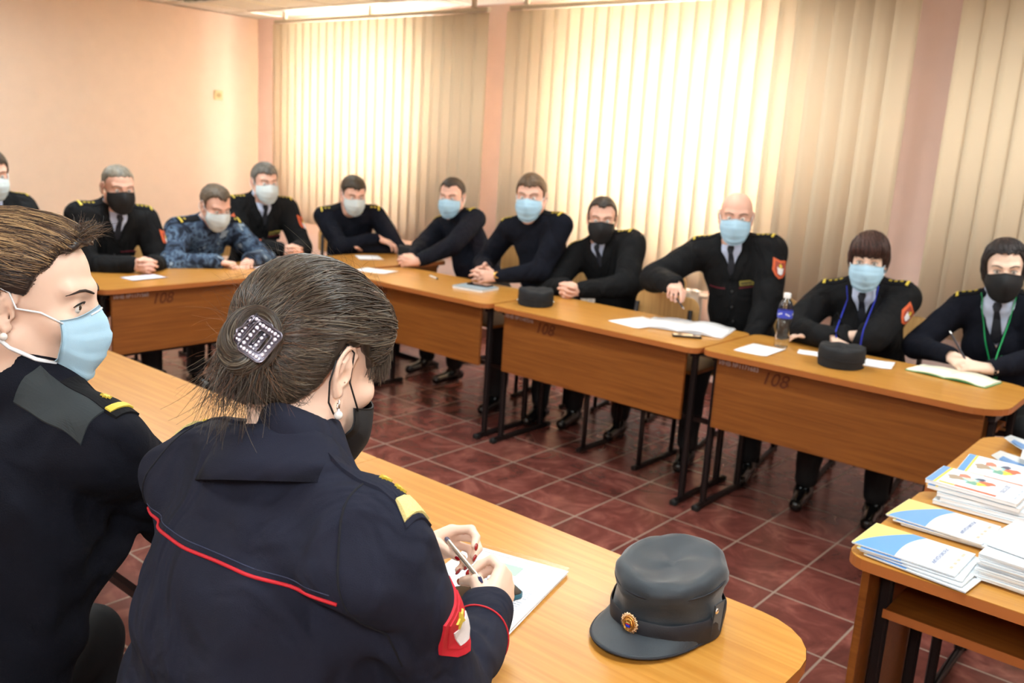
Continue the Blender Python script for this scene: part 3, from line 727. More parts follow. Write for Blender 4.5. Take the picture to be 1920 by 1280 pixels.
# ------------------------------------------------------------------ chairs
def chair(label, loc, rz, plain=True, group='plywood school chairs'):
    """user faces local +y; seat centre at origin"""
    t = thing('school_chair', label, 'chair', loc, group, rz)
    MB().prism(rrect(-.19, .19, -.19, .19, (.05,)*4), .432, .444).build('seat', PLY, t)
    v = []; n = 8; rows = []
    out = rrect(-.19, .19, .62, .82, (.06, .06, .03, .03), 5)
    for dy in (0, -.010):
        v += [(x, -.215-.03+.25*x*x*-1+dy+.0, z) for x, z in out]
    N = len(out); f = [tuple(range(N)), tuple(range(2*N-1, N-1, -1))]+[(i+1 if i+1 < N else 0, i, N+i, N+(i+1) % N) for i in range(N)]
    MB().add(v, f).build('backrest', PLY, t)
    for s in (-1, 1):
        MB().tube([(s*.17, .16, .02), (s*.17, .16, .43)], .0125, 8).build('leg', METAL, t, True)
        MB().tube([(s*.17, -.15, .02), (s*.17, -.165, .43), (s*.165, -.205, .60), (s*.16, -.222, .76)], .0125, 8).build('leg', METAL, t, True)
        MB().box((s*.17, 0, .012), (.026, .42, .022), bev=.003).build('foot_bar', METAL, t)
        MB().tube([(s*.17, -.16, .418), (s*.17, .16, .418)], .011, 8).build('seat_rail', METAL, t, True)
    MB().tube([(-.17, -.15, .2), (.17, -.15, .2)], .009, 8).build('crossbar', METAL, t, True)
    m = MB()
    for s in (-1, 1):
        for z in (.66, .74): m.sphere((s*.163, -.232, z), (.006, .003, .006), 8)
    m.build('rivet', SILVER, t, True)
    return t
# ------------------------------------------------------------------ implicit surfaces -> one continuous mesh
F32 = np.float32
def nrm(v): v = np.asarray(v, float); return v/(np.linalg.norm(v)+1e-12)
def rotz(a): c, s = math.cos(a), math.sin(a); return np.array([[c, -s, 0], [s, c, 0], [0, 0, 1.]])
class SDF:
    def __init__(s): s.ops = []; s.rs = 1.0
    def rc(s, a, b, r1, r2, k=.012, op='u'):
        r1 = r1*s.rs; r2 = r2*s.rs
        a = np.asarray(a, float); b = np.asarray(b, float); R = max(r1, r2); lo = np.minimum(a, b)-R; hi = np.maximum(a, b)+R
        ba = b-a; L2 = float(ba@ba)+1e-9
        def fn(X, Y, Z):
            px, py, pz = X-a[0], Y-a[1], Z-a[2]
            h = np.clip((px*ba[0]+py*ba[1]+pz*ba[2])/L2, 0, 1)
            return np.sqrt((px-h*ba[0])**2+(py-h*ba[1])**2+(pz-h*ba[2])**2)-(r1+(r2-r1)*h)
        s.ops.append((op, fn, lo, hi, k)); return s
    def chain(s, pts, rs, k=.012, op='u'):
        for i in range(len(pts)-1): s.rc(pts[i], pts[i+1], rs[i], rs[i+1], k, op)
        return s
    def ell(s, c, rad, R=None, k=.012, op='u'):
        c = np.asarray(c, float); rad = np.asarray(rad, float)*s.rs; R = np.eye(3) if R is None else np.asarray(R)
        ext = np.sqrt(((R*rad)**2).sum(1)); A = R.T
        def fn(X, Y, Z):
            px, py, pz = X-c[0], Y-c[1], Z-c[2]
            q = [A[i, 0]*px+A[i, 1]*py+A[i, 2]*pz for i in range(3)]
            k0 = np.sqrt((q[0]/rad[0])**2+(q[1]/rad[1])**2+(q[2]/rad[2])**2)
            k1 = np.sqrt((q[0]/rad[0]**2)**2+(q[1]/rad[1]**2)**2+(q[2]/rad[2]**2)**2)+1e-6
            return k0*(k0-1)/k1
        s.ops.append((op, fn, c-ext, c+ext, k)); return s
    def fn(s, fn, lo, hi, k=.01, op='s'):
        s.ops.append((op, fn, np.asarray(lo, float), np.asarray(hi, float), k)); return s
    def grid(s, h, disp=None):
        U = [o for o in s.ops if o[0] == 'u']
        lo = np.min([o[2] for o in U], 0)-3*h; hi = np.max([o[3] for o in U], 0)+3*h
        n = np.ceil((hi-lo)/h).astype(int)+1
        ax = [(lo[i]+h*np.arange(n[i])).astype(F32) for i in range(3)]
        D = np.full(n, .08, F32)
        for op, fn, l, u, k in s.ops:
            m = k+2.5*h
            i0 = np.clip(np.floor((l-m-lo)/h).astype(int), 0, n); i1 = np.clip(np.ceil((u+m-lo)/h).astype(int)+1, 0, n)
            if np.any(i1 <= i0): continue
            sl = tuple(slice(i0[i], i1[i]) for i in range(3))
            X = ax[0][sl[0]][:, None, None]; Y = ax[1][sl[1]][None, :, None]; Z = ax[2][sl[2]][None, None, :]
            d = fn(X, Y, Z).astype(F32); A = D[sl]
            if op == 'u':
                if k > 0:
                    q = np.clip(k-np.abs(A-d), 0, None)/k; D[sl] = np.minimum(A, d)-q*q*k*.25
                else: D[sl] = np.minimum(A, d)
            elif op == 's':
                d = -d
                q = np.clip(k-np.abs(A-d), 0, None)/k; D[sl] = np.maximum(A, d)+q*q*k*.25
            else:
                D[sl] = np.maximum(A, d)
        if disp is not None:
            X = ax[0][:, None, None]; Y = ax[1][None, :, None]; Z = ax[2][None, None, :]
            D = D+disp(X, Y, Z).astype(F32)
        return D, lo, h
    def surf(s, h, disp=None, relax=1):
        D, lo, h = s.grid(h, disp); return nets(D, lo, h, relax)
def nets(D, lo, h, relax=1):
    S = D < 0; nx, ny, nz = D.shape
    c = S[:-1, :-1, :-1]; anyt = c.copy(); allt = c.copy()
    for dx in (0, 1):
        for dy in (0, 1):
            for dz in (0, 1):
                q = S[dx:nx-1+dx, dy:ny-1+dy, dz:nz-1+dz]; anyt = anyt | q; allt = allt & q
    act = anyt & ~allt; idx = np.full(act.shape, -1, np.int64); I = np.argwhere(act); N = len(I); idx[act] = np.arange(N)
    acc = np.zeros((N, 3)); cnt = np.zeros(N)
    cor = [(a, b, c_) for a in (0, 1) for b in (0, 1) for c_ in (0, 1)]
    val = {q: D[I[:, 0]+q[0], I[:, 1]+q[1], I[:, 2]+q[2]].astype(float) for q in cor}
    for a in cor:
        for ax in range(3):
            if a[ax]: continue
            b = list(a); b[ax] = 1; b = tuple(b); va, vb = val[a], val[b]; m = (va < 0) != (vb < 0)
            t = np.where(m, va/(va-vb+1e-20), 0); p = np.array(a, float)[None, :].repeat(N, 0); p[:, ax] += t
            acc[m] += p[m]; cnt[m] += 1
    V = lo+h*(I+acc/cnt[:, None])
    FQ = []
    for ax in range(3):
        o = [i for i in range(3) if i != ax]; sa = [slice(None)]*3; sb = [slice(None)]*3
        sa[ax] = slice(0, -1); sb[ax] = slice(1, None)
        E_ = S[tuple(sa)] != S[tuple(sb)]; P = np.argwhere(E_)
        P = P[(P[:, o[0]] > 0) & (P[:, o[1]] > 0) & (P[:, o[0]] < D.shape[o[0]]-1) & (P[:, o[1]] < D.shape[o[1]]-1)]
        ins = S[P[:, 0], P[:, 1], P[:, 2]]
        def at(d0, d1):
            Q = P.copy(); Q[:, o[0]] -= d0; Q[:, o[1]] -= d1; return idx[Q[:, 0], Q[:, 1], Q[:, 2]]
        q = np.stack([at(1, 1), at(0, 1), at(0, 0), at(1, 0)], 1)
        flip = ins if ax != 1 else ~ins
        q[~flip] = q[~flip][:, ::-1]; FQ.append(q)
    Fq = np.concatenate(FQ); Fq = Fq[(Fq >= 0).all(1)]
    for _ in range(relax):
        s_ = np.zeros_like(V); n_ = np.zeros(len(V))
        for i in range(4):
            for j in (1, 3):
                np.add.at(s_, Fq[:, i], V[Fq[:, (i+j) % 4]]); np.add.at(n_, Fq[:, i], 1)
        V = V*.5+.5*s_/np.maximum(n_, 1)[:, None]
    return V, Fq
def bvh_of(V, Fq): return BVHTree.FromPolygons([tuple(v) for v in V], [tuple(int(i) for i in q) for q in Fq])

def cloth_noise(amp, freq, seed=0, ymul=1.0):
    r = np.random.RandomState(seed); W = [(r.randn(3)*freq*np.array([1, 1, ymul]), r.rand()*6.28) for _ in range(7)]
    def f(X, Y, Z):
        q = .012*np.sin(X*23+Z*11)+.012*np.sin(Y*19-Z*15)
        o = 0
        for w_, p_ in W: o = o+np.sin((X+q)*w_[0]+(Y-q)*w_[1]+(Z+q)*w_[2]+p_)
        o = o/3
        return amp*(np.sign(o)*np.abs(o)**.8)
    return f

# conform a flat outline (ring-filled polygon) to a surface
def conform(name, bvh, O, nrm_, up, outline, mats, parent, org, off=.0015, th=.0015, rings=4, far=.25, label=None):
    n = nrm(nrm_); v = nrm(np.asarray(up, float)-n*(np.asarray(up, float)@n)); u = np.cross(v, n)
    O = np.asarray(O, float); out = np.asarray(outline, float); c = out.mean(0); m = len(out); P = [c]
    for k in range(1, rings+1):
        P += list(c+(out-c)*k/rings)
    pts = []
    last = None
    for a, b in P:
        s = O+u*a+v*b+n*far
        hit = bvh.ray_cast(Vector(s), Vector(-n), far*2)
        if hit[0] is not None and (last is None or abs(hit[3]-last) < .035): last = hit[3]
        pts.append(s-n*((last if last is not None else far))+n*off)
    pts = np.array(pts); N = len(pts); V = np.concatenate([pts+n*th*.5, pts-n*(th*.5+off)])
    f = []
    for j in range(m): f.append((0, 1+j, 1+(j+1) % m)); f.append((N, N+1+(j+1) % m, N+1+j))
    for k in range(rings-1):
        a0 = 1+k*m; b0 = a0+m
        for j in range(m):
            j2 = (j+1) % m; f.append((a0+j, b0+j, b0+j2, a0+j2)); f.append((N+a0+j2, N+b0+j2, N+b0+j, N+a0+j))
    e = 1+(rings-1)*m
    for j in range(m): j2 = (j+1) % m; f.append((e+j, N+e+j, N+e+j2, e+j2))
    return mesh(name, V, f, mats, parent, False, org, label)
def dens(poly_, n=4):
    o = []; p = np.asarray(poly_, float)
    for i in range(len(p)):
        for k in range(n): o.append(p[i]+(p[(i+1) % len(p)]-p[i])*k/n)
    return o
def rect(w_, h_, n=4): return dens([(-w_/2, -h_/2), (w_/2, -h_/2), (w_/2, h_/2), (-w_/2, h_/2)], n)
def star(r, n=8, q=.45): return [(r*(1 if k % 2 == 0 else q)*math.sin(math.pi*k/n), r*(1 if k % 2 == 0 else q)*math.cos(math.pi*k/n)) for k in range(2*n)]
def shift(o, dx, dy): return [(a+dx, b+dy) for a, b in o]
SHIELD = dens([(-.036, .042), (0, .036), (.036, .042), (.038, -.014), (.02, -.036), (0, -.046), (-.02, -.036), (-.038, -.014)], 2)

# ------------------------------------------------------------------ people
SK = {'fair': mat('skin_fair', (226, 176, 152), .5, noise=.05, nscale=18, sss=.06), 'rosy': mat('skin_rosy', (226, 178, 158), .5, noise=.05, nscale=18, sss=.06),
      'pale': mat('skin_pale', (234, 200, 180), .45, noise=.04, nscale=18, sss=.06)}
JBLACK = mat('jacket_black', (20, 20, 22), .9, spec=.25, fold=.7, bump=.2, bscale=700, noise=.08, nscale=20)
KNIT = mat('knit_navy', (19, 21, 31), .95, spec=.2, fold=.6, bump=.5, bscale=500, noise=.1, nscale=30)
NAVY = mat('jacket_navy', (28, 31, 47), .9, spec=.3, fold=.8, bump=.5, bscale=1100, noise=.06, nscale=12)
TROUS = mat('trousers_black', (16, 16, 19), .8, bump=.2, bscale=600)
SHOE = mat('shoe_leather', (14, 13, 14), .22, coat=.4)
SHIRT = mat('shirt_blue', (186, 196, 222), .7); TIE = mat('tie_navy', (18, 22, 34), .6)
PIPE = mat('red_piping', (196, 30, 44), .6, bump=.4, bscale=1500); PIPED = mat('dark_red_piping', (96, 22, 34), .7)
M_BLUE = mat('mask_blue', (172, 210, 234), .75, bump=.15, bscale=900); M_PALE = mat('mask_pale', (208, 220, 224), .75); M_BLACK = mat('mask_black', (22, 24, 28), .7, bump=.2, bscale=900)
LOOPW = mat('mask_loop_white', (236, 240, 246), .6)
EYEW = mat('eye_white', (226, 220, 214), .25); IRIS = mat('iris_brown', (58, 40, 26), .2); BROW = mat('brow_hair', (56, 40, 30), .8)
PATCH_O = mat('patch_orange', (206, 92, 50), .7); PATCH_W = mat('patch_white', (224, 220, 222), .7); PATCH_R = mat('patch_red', (200, 30, 48), .7, bump=.3, bscale=1200); TAGG = mat('name_tag_gold', (150, 136, 60), .6, noise=.35, nscale=220)
EPAU = mat('epaulette_black', (18, 18, 22), .85, spec=.2)
HB = {}
def hairmat(rgb):
    k = tuple(rgb)
    if k not in HB: HB[k] = mat('hair_%d_%d_%d' % k, rgb, .5, noise=.35, nscale=60, bump=.8, bscale=160, stretch=(1, 1, .35))
    return HB[k]

def head_prims(S, T, fem=False, eyes=True, k=.014, fat=0):
    """T: local -> world function; face looks to +y"""
    R = T.R
    w_ = .95 if fem else 1.0
    S.ell(T(0, -.012, .036), (.077*w_, .098, .083), R, .02)
    S.ell(T(0, .026, -.022), (.063*w_+fat, .062, .082), R, .02)
    S.ell(T(0, .036, -.083), (.040*w_+fat, .042, .032), R, .022)
    for s in (-1, 1):
        S.rc(T(s*.056*w_, .0, -.055), T(s*.022, .062, -.098), .018+fat, .016, .03)
        S.ell(T(s*.042*w_, .058, -.028), (.020, .020, .018), R, .02)
        S.rc(T(s*.012, .084, .022), T(s*.046*w_, .068, .026), .011, .010, .014)
    S.rc(T(0, .084, .016), T(0, .104, -.028), .0078, .0098, .012)
    S.ell(T(0, .102, -.031), (.012, .012, .009), R, .008)
    for s in (-1, 1): S.ell(T(s*.0125, .094, -.034), (.0085, .010, .0075), R, .006)
    # mouth and chin
    S.ell(T(0, .082, -.062), (.024, .014, .014), R, .014); S.ell(T(0, .076, -.100), (.018, .016, .014), R, .016)
    if eyes:
        for s in (-1, 1):
            S.ell(T(s*.031, .094, .002), (.016, .013, .011), R, .012, 's')
            S.ell(T(s*.031, .070, .000), (.0140, .0142, .0142), R, .003)
            S.ell(T(s*.031, .087, -.001), (.0150, .011, .0074), R, .002, 's')
    # ears
    for s in (-1, 1):
        X_ = .077*w_
        S.ell(T(s*(X_+.001), -.008, -.004), (.0048, .0150, .0260), R@np.array(rotz(s*-.30)), .005)
        rim = [(.000, .006, .006), (.001, .007, .018), (.0035, -.002, .0275), (.008, -.014, .0265), (.0105, -.0225, .016), (.0105, -.0245, .002), (.008, -.0205, -.014), (.005, -.0125, -.026), (.003, -.006, -.034), (.000, .000, -.030)]
        S.chain([T(s*(X_+a), b, c) for a, b, c in rim], [.0038, .0038, .0040, .0040, .0040, .0040, .0040, .0046, .0058, .0046], .003)
        S.chain([T(s*(X_+a), b, c) for a, b, c in ((.005, -.008, .016), (.0075, -.0145, .006), (.0055, -.013, -.010))], [.0030, .0034, .0030], .003)
        S.rc(T(s*(X_+.002), .004, -.008), T(s*(X_+.003), .0035, -.014), .0040, .0036, .003)
        S.ell(T(s*(X_+.006), -.003, -.010), (.0050, .0058, .0085), R, .004, 's')
class Frame:
    def __init__(s, O, R): s.O = np.asarray(O, float); s.R = np.asarray(R, float); s.s = 1.0
    def __call__(s, x, y, z): return s.O+s.R@(np.array([x, y, z], float)*s.s)
    def d(s, x, y, z): return s.R@np.array([x, y, z], float)
def head_frame(H, heading, pitch=0, roll=0, sc=1.0):
    a = math.radians(heading); F = np.array([math.cos(a), math.sin(a), 0]); Z = np.array([0, 0, 1.]); X = np.cross(F, Z)   # x = person's right
    R = np.stack([X, F, Z], 1)
    p = math.radians(-pitch); Rx = np.array([[1, 0, 0], [0, math.cos(p), -math.sin(p)], [0, math.sin(p), math.cos(p)]])
    q = math.radians(roll); Ry = np.array([[math.cos(q), 0, math.sin(q)], [0, 1, 0], [-math.sin(q), 0, math.cos(q)]])
    f = Frame(H, R@Rx@Ry); f.s = sc; return f

def hand(S, W, d, n, side, curl=(50, 50, 50, 50), thumb=(.6, .3), sc=1.0, spread=6, k=.0035, nails=None, bend=None, over=None):
    """W wrist, d towards the fingers, n palm normal; side=+1: thumb on cross(n,d) side"""
    d = nrm(d); n = nrm(np.asarray(n, float)-d*(np.asarray(n, float)@d)); l = np.cross(n, d)*side
    P = lambda x, y, z=0: np.asarray(W)+sc*(d*x+l*y+n*z)
    mcp = [(.088, .027, -.001), (.092, .009, -.003), (.087, -.010, -.002), (.078, -.027, .001)]
    seg = [(.040, .024, .020), (.044, .027, .021), (.040, .026, .020), (.031, .019, .018)]
    rad = [.0092, .0094, .0089, .0078]
    S.rc(P(-.02, 0), P(.012, 0), .026*sc, .024*sc, .01); S.rc(P(-.02, .008), P(.01, .010), .022*sc, .018*sc, .01)
    tips = []
    for i in range(4):
        x, y, z = mcp[i]
        S.rc(P(.008, y*.55, .0), P(x, y, z), .0155*sc, .0115*sc, .010)
        c = curl[i] if np.ndim(curl[i]) else (curl[i]*.8, curl[i]*1.1, curl[i]*.7)
        a = 0; q = P(x, y, z); r = rad[i]*sc; sp = math.radians(spread*(1.4-i))
        for j in range(3):
            a += math.radians(c[j]); dd = d*math.cos(a)*math.cos(sp)+n*math.sin(a)+l*math.cos(a)*math.sin(sp)
            q2 = q+dd*seg[i][j]*sc; r2 = r*.93
            S.rc(q, q2, r, r2, k); q = q2; r = r2
        tips.append((q, dd, r, nrm(np.cross(np.cross(dd, n), dd))))
    # thumb
    t0 = P(.018, .020, .006); a, b = thumb
    dir1 = nrm(d*.62+l*.62*a*1.5+n*.45); t1 = t0+dir1*.040*sc
    dir2 = nrm(d*(.9-b*.2)+l*(.25-b*.9)+n*(.35+b*.5)) if bend is None else nrm(d*bend[0]+l*bend[1]+n*bend[2]); t2 = t1+dir2*.032*sc
    dir3 = nrm(dir2+(-l*.3*b)); t3 = t2+dir3*.024*sc
    S.rc(P(.01, .010, .004), t1, .0165*sc, .0125*sc, .010); S.rc(t1, t2, .0112*sc, .0100*sc, .004); S.rc(t2, t3, .0102*sc, .0086*sc, .004)
    tips.append((t3, dir3, .0086*sc, l))
    return tips

def ik(A, B, l1, l2, hint):
    A = np.asarray(A, float); B = np.asarray(B, float); D = B-A; L = np.linalg.norm(D); s = 1.0
    if L > (l1+l2)*.985: s = L/((l1+l2)*.985)
    l1 *= s; l2 *= s; x = (l1*l1-l2*l2+L*L)/(2*L); h = math.sqrt(max(l1*l1-x*x, 1e-6)); d = D/L
    hv = np.asarray(hint, float); hv = hv-d*(hv@d); return A+d*x+nrm(hv)*h

class Person: pass
EPW = [.011]; EPM = [GOLDT, EPAU]
def person(label, H, look, body, P, wr, wl, hr=None, hl=None, fem=False, vox=.006, skin='fair', top='jacket', hair=None, hairc=(60, 48, 38), mask='blue',
           lean=0, hint_r=None, hint_l=None, knees=True, sc=1.0, N=None, patches=(), legs=None, topmat=None, camo=False, headsc=1.0, shf=0.0, shw=None, extra=None, name='person', vest=None, fat=0, cuffs=True, seed=1, shup=0, bulk=0, armk=1.0, fold=1.0, pockets=True, headw=1.0, gaze=0, tagz=-.178):
    """H head centre, look=(heading,pitch,roll), body heading, P pelvis centre, wr/wl wrists, hr/hl=(dir, palm normal, curls, thumb)"""
    q = Person(); root = thing(name, label, 'person', (P[0], P[1], 0)); org = np.array([P[0], P[1], 0.]); q.root = root; q.org = org
    h = Frame(H, head_frame(H, *look).R); h.s = headsc; q.h = h
    a = math.radians(body); F = np.array([math.cos(a), math.sin(a), 0]); Rt = np.cross(F, [0, 0, 1.])
    P = np.asarray(P, float)
    if N is None: N = np.asarray(H)+h.d(0, -.03, -.085)*headsc-F*.022+np.array([0, 0, -.048])
    N = np.asarray(N, float); up = nrm(N-P); Fw = nrm(np.cross(up, Rt)); Rt = nrm(np.cross(Fw, up)); TL = np.linalg.norm(N-P)
    B = Frame(N, np.stack([Rt, Fw, up], 1)); q.B = B; q.up = up; q.F = Fw; q.Rt = Rt
    sw = (shw or (.155 if fem else .182))*sc
    sh = {+1: B(sw, .0+shf, -.050+shup), -1: B(-sw, .0+shf, -.050+shup)}; q.sh = sh
    l1, l2 = (.265, .235) if fem else (.29, .255)
    hint_r = np.array(hint_r) if hint_r is not None else Rt*.55-np.array([0, 0, 1.])*.9-F*.2
    hint_l = np.array(hint_l) if hint_l is not None else -Rt*.55-np.array([0, 0, 1.])*.9-F*.2
    wr = np.asarray(wr, float); wl = np.asarray(wl, float)
    el = {+1: ik(sh[1], wr, l1*sc, l2*sc, hint_r), -1: ik(sh[-1], wl, l1*sc, l2*sc, hint_l)}; wrist = {1: wr, -1: wl}; q.el = el; q.wrist = wrist
    def trunk(S, g, arms=True, sleeve=0, k=.03, low=True):
        """g = how far outside the skin"""
        f = .92 if fem else 1.0
        S.ell(B(0, -.005, -.17), (.150*f+g, .100+g, .17+g), B.R, k)
        S.rc(B(-sw*.70, -.004+shf*.6, -.060), B(sw*.70, -.004+shf*.6, -.060), .062*f+g, .062*f+g, k)
        for s in (-1, 1): S.rc(B(0, -.018, .01), B(s*sw*.72, -.012+shf*.6, -.048+shup*.6), .046+g*.6, .048*f+g, k)
        if fem:
            for s in (-1, 1): S.ell(B(s*.07, .085, -.205), (.062+g, .05+g, .065+g), B.R, .05)
        S.ell(B(0, .012+fat*.5, -.36), (.128*f+g+fat*.5+bulk, .105+g+fat, .17+g), B.R, .05)
        S.ell(B(0, .0, -.36-(TL-.36)*.72), (.15+g, .115+g+fat*.5, .14+g), B.R, .06)
        if arms:
            for s in (-1, 1):
                r1, r2, r3 = ((.054*f+g+sleeve)*armk, (.044*f+g+sleeve)*armk, (.028*f+g*.8+sleeve*.6)*min(1, armk*1.1))
                S.rc(sh[s], el[s], r1, r2, k); S.rc(el[s], wrist[s]-(wrist[s]-el[s])*.02, r2, r3, .02)
    hip = {s: P+Rt*s*.085 for s in (1, -1)}
    if legs: knee, ank = legs['knee'], legs['ank']
    else:
        knee = {s: hip[s]+F*.42+Rt*s*.06+np.array([0, 0, .0]) for s in (1, -1)}
        ank = {s: np.array([*(knee[s]+F*.02+Rt*s*.01)[:2], .10]) for s in (1, -1)}
    q.knee, q.ank = knee, ank
    # ---- body, one continuous surface
    S = SDF(); trunk(S, -.008, k=.03)
    for s in (1, -1): S.rc(hip[s], knee[s], .070, .050, .04); S.rc(knee[s], ank[s], .048, .032, .02); S.rc(ank[s], ank[s]+F*.03-np.array([0, 0, .045]), .026, .018, .02)
    S.rc(h(0, -.030, -.050), N+up*.01-Fw*.005, .056*(.86 if fem else 1)+fat*.2, .060*(.86 if fem else 1)+fat*.2, .03)
    S.rs = headsc; head_prims(S, h, fem, fat=fat*.25); S.rs = 1.0
    hs = .9 if fem else 1.0
    q.tips = {}
    dflt = lambda s: (nrm(wrist[s]-el[s]), np.array([0, 0, -1.]), (40,)*4, (.6, .3))
    for s, hh in ((1, hr), (-1, hl)):
        hh = hh or dflt(s); kw = hh[4] if len(hh) > 4 else {}
        q.tips[s] = hand(S, wrist[s], hh[0], hh[1], -s, hh[2], hh[3], hs*sc*kw.pop('sc', 1.0), **kw)
    V, Fq = S.surf(vox, relax=1); q.body = mesh('body', V, Fq, SK[skin], root, True, org); q.bodybvh = bvh_of(V, Fq)
    # ---- eyes and brows
    for s in (-1, 1):
        if fem is not None:
            e = MB().sphere(h(s*.031, .0712, -.0005), .0128*headsc, 14, rot=h.R).build('eye', EYEW, root, True, org)
            MB().sphere(h(s*.031+.0078*math.sin(math.radians(gaze)), .0712+.0078*math.cos(math.radians(gaze)), -.0003), (.0058*headsc, .0057*headsc, .0058*headsc), 12, rot=h.R).build('iris', IRIS, e, True, org)
            pts = []
            for x, y, z in ((.013, .0905, .0195), (.022, .0905, .0230), (.031, .088, .0260), (.040, .082, .0262), (.048, .073, .0232), (.053, .066, .0190)):
                c_ = h(s*x*.2, 0, z); dd = nrm(h(s*x, y, z)-c_); ht = q.bodybvh.ray_cast(Vector(c_+dd*.16), Vector(-dd), .16); pts.append(np.array(ht[0])+dd*.0004 if ht[0] is not None else h(s*x, y, z))
            MB().tube(pts, np.array([.0022, .0030, .0032, .0028, .0020, .0008])*headsc, 6, flat=.7).build('eyebrow', mat('brow_%d_%d_%d' % tuple(hairc), [max(10, c*.75) for c in hairc], .8), root, True, org)
            if fem:
                lp = [h(s*x, y, z) for x, y, z in ((.0165, .0835, .0025), (.024, .0862, .0072), (.033, .0855, .0078), (.041, .0812, .0056), (.0470, .0765, .0018))]
                MB().tube(lp, np.array([.0006, .0012, .0013, .0014, .0006])*headsc, 6).build('eyelashes', mat('lash', (18, 14, 14), .7), root, True, org)
    # ---- hair
    if hair and hair != 'custom':
        S = SDF(); w_ = .95 if fem else 1.0
        S.rs = headsc
        th = {'buzz': .0025, 'short': .008, 'receding': .007, 'bangs': .011, 'bob': .010}[hair]
        S.ell(h(0, -.014, .038), (.077*w_+th, .098+th, .083+th), h.R, .01)
        if hair in ('short', 'receding'): S.ell(h(0, .015, .070), (.058, .07, .058), h.R, .02)
        if hair in ('bangs', 'bob'):
            S.ell(h(0, -.025, -.02), (.077+th*.9, .082+th, .085), h.R, .03)
            if hair == 'bangs': S.ell(h(0, .045, .052), (.068, .055, .052), h.R, .02)
        line = {'buzz': [(-.13, -.06), (-.03, -.05), (-.012, -.005), (.012, .0), (.022, .05), (.05, .068), (.1, .072)],
                'short': [(-.13, -.06), (-.03, -.05), (-.014, -.018), (.014, -.012), (.026, .035), (.055, .064), (.1, .068)],
                'receding': [(-.13, -.06), (-.03, -.05), (-.014, -.014), (.012, -.01), (.020, .045), (.045, .082), (.1, .094)],
                'bangs': [(-.13, -.07), (-.03, -.06), (-.012, -.03), (.015, -.02), (.030, -.015), (.05, .022), (.12, .026)],
                'bob': [(-.13, -.10), (-.03, -.095), (.0, -.075), (.020, -.05), (.030, .030), (.058, .074), (.12, .080)]}[hair]
        lx = np.array([a for a, b in line]); lz = np.array([b for a, b in line]); Ri = h.R.T; O = h.O; s_ = headsc
        def cut(X, Y, Z):
            px, py, pz = X-O[0], Y-O[1], Z-O[2]
            x = (Ri[0, 0]*px+Ri[0, 1]*py+Ri[0, 2]*pz)/s_; y = (Ri[1, 0]*px+Ri[1, 1]*py+Ri[1, 2]*pz)/s_; z = (Ri[2, 0]*px+Ri[2, 1]*py+Ri[2, 2]*pz)/s_
            jit = .0035*np.sin(x*230)+.002*np.sin(x*520+1)
            zc = np.interp(y, lx, lz)
            if hair in ('short', 'receding'): zc = zc-.007*np.clip(1-(np.abs(x)/.03)**2, 0, 1)*(y > .03)*(1 if hair == 'short' else 2.5)
            if hair == 'bob': zc = zc+.035*np.clip(.7-np.abs(x+.02)/.06, 0, 1)*(y > .04)*0
            return ((z-zc-jit)*.8)
        lo = np.asarray(H)-.16; hi = np.asarray(H)+.16
        S.fn(lambda X, Y, Z: cut(X, Y, Z), lo, hi, .004, 's')
        S.ops[-1] = ('s', lambda X, Y, Z: cut(X, Y, Z), lo, hi, .004)
        q.hair = None
        hv = max(.004, vox*.7); V, Fq = S.surf(hv, disp=cloth_noise(.0011, 160, seed), relax=1)
        if len(V) and hair in ('bangs', 'bob'): q.hairbvh = bvh_of(V, Fq)
        if len(V): q.hair = mesh('hair', V, Fq, hairmat(hairc), root, True, org)
    # ---- top garment
    tm = topmat or {'jacket': JBLACK, 'sweater': KNIT, 'vneck': KNIT}[top]
    S = SDF(); g = {'jacket': .020, 'sweater': .014, 'vneck': .012}[top]
    trunk(S, g, sleeve=.006 if top == 'jacket' else .003, k=.03)
    for s in (1, -1):
        cdir = nrm(wrist[s]-el[s])
        S.rc(wrist[s]-cdir*.055, wrist[s]-cdir*.016, (.040 if top == 'jacket' else .034)*(.94 if fem else 1)*sc, (.040 if top == 'jacket' else .031)*(.94 if fem else 1)*sc, .012)
        # the sleeve is open at the cuff
        S.ell(wrist[s]+cdir*.012, (.029*sc,)*3, None, .004, 's')
    if top == 'jacket':
        # open collar ring
        S.rc(B(0, -.022, .005), B(0, -.02, .020), .068, .062, .02)
    else:
        S.rc(B(0, -.018, .012), B(0, -.014, .022), .064, .060, .02)
    # neck opening
    S.rc(B(0, -.02, .03), h(0, -.03, -.04), .056 if not fem else .052, .075, .006, 's')
    if top in ('jacket', 'vneck') and vest != 'closed':
        dep = .125 if top == 'jacket' else .20; wv = .058 if top == 'jacket' else .075
        Ri = B.R.T; O = B.O
        def V_(X, Y, Z):
            px, py, pz = X-O[0], Y-O[1], Z-O[2]
            x = Ri[0, 0]*px+Ri[0, 1]*py+Ri[0, 2]*pz; y = Ri[1, 0]*px+Ri[1, 1]*py+Ri[1, 2]*pz; z = Ri[2, 0]*px+Ri[2, 1]*py+Ri[2, 2]*pz
            d1 = (np.abs(x)-(z+dep)/(dep+.03)*wv)*.9
            return np.maximum(np.maximum(d1, .028-y), z-.09)
        S.fn(V_, N-.25, N+.25, .004, 's')
    dn = cloth_noise((.0034 if top == 'jacket' else .0028)*fold, 26, seed)
    if fold > 1.2:
        d1, d2 = dn, cloth_noise(.0020*fold, 62, seed+40, .5); dn = lambda X, Y, Z: d1(X, Y, Z)+d2(X, Y, Z)
    V, Fq = S.surf(vox, disp=dn, relax=2); q.top = mesh('jacket' if top == 'jacket' else 'sweater', V, Fq, tm, root, True, org); q.bvh = bvh_of(V, Fq)
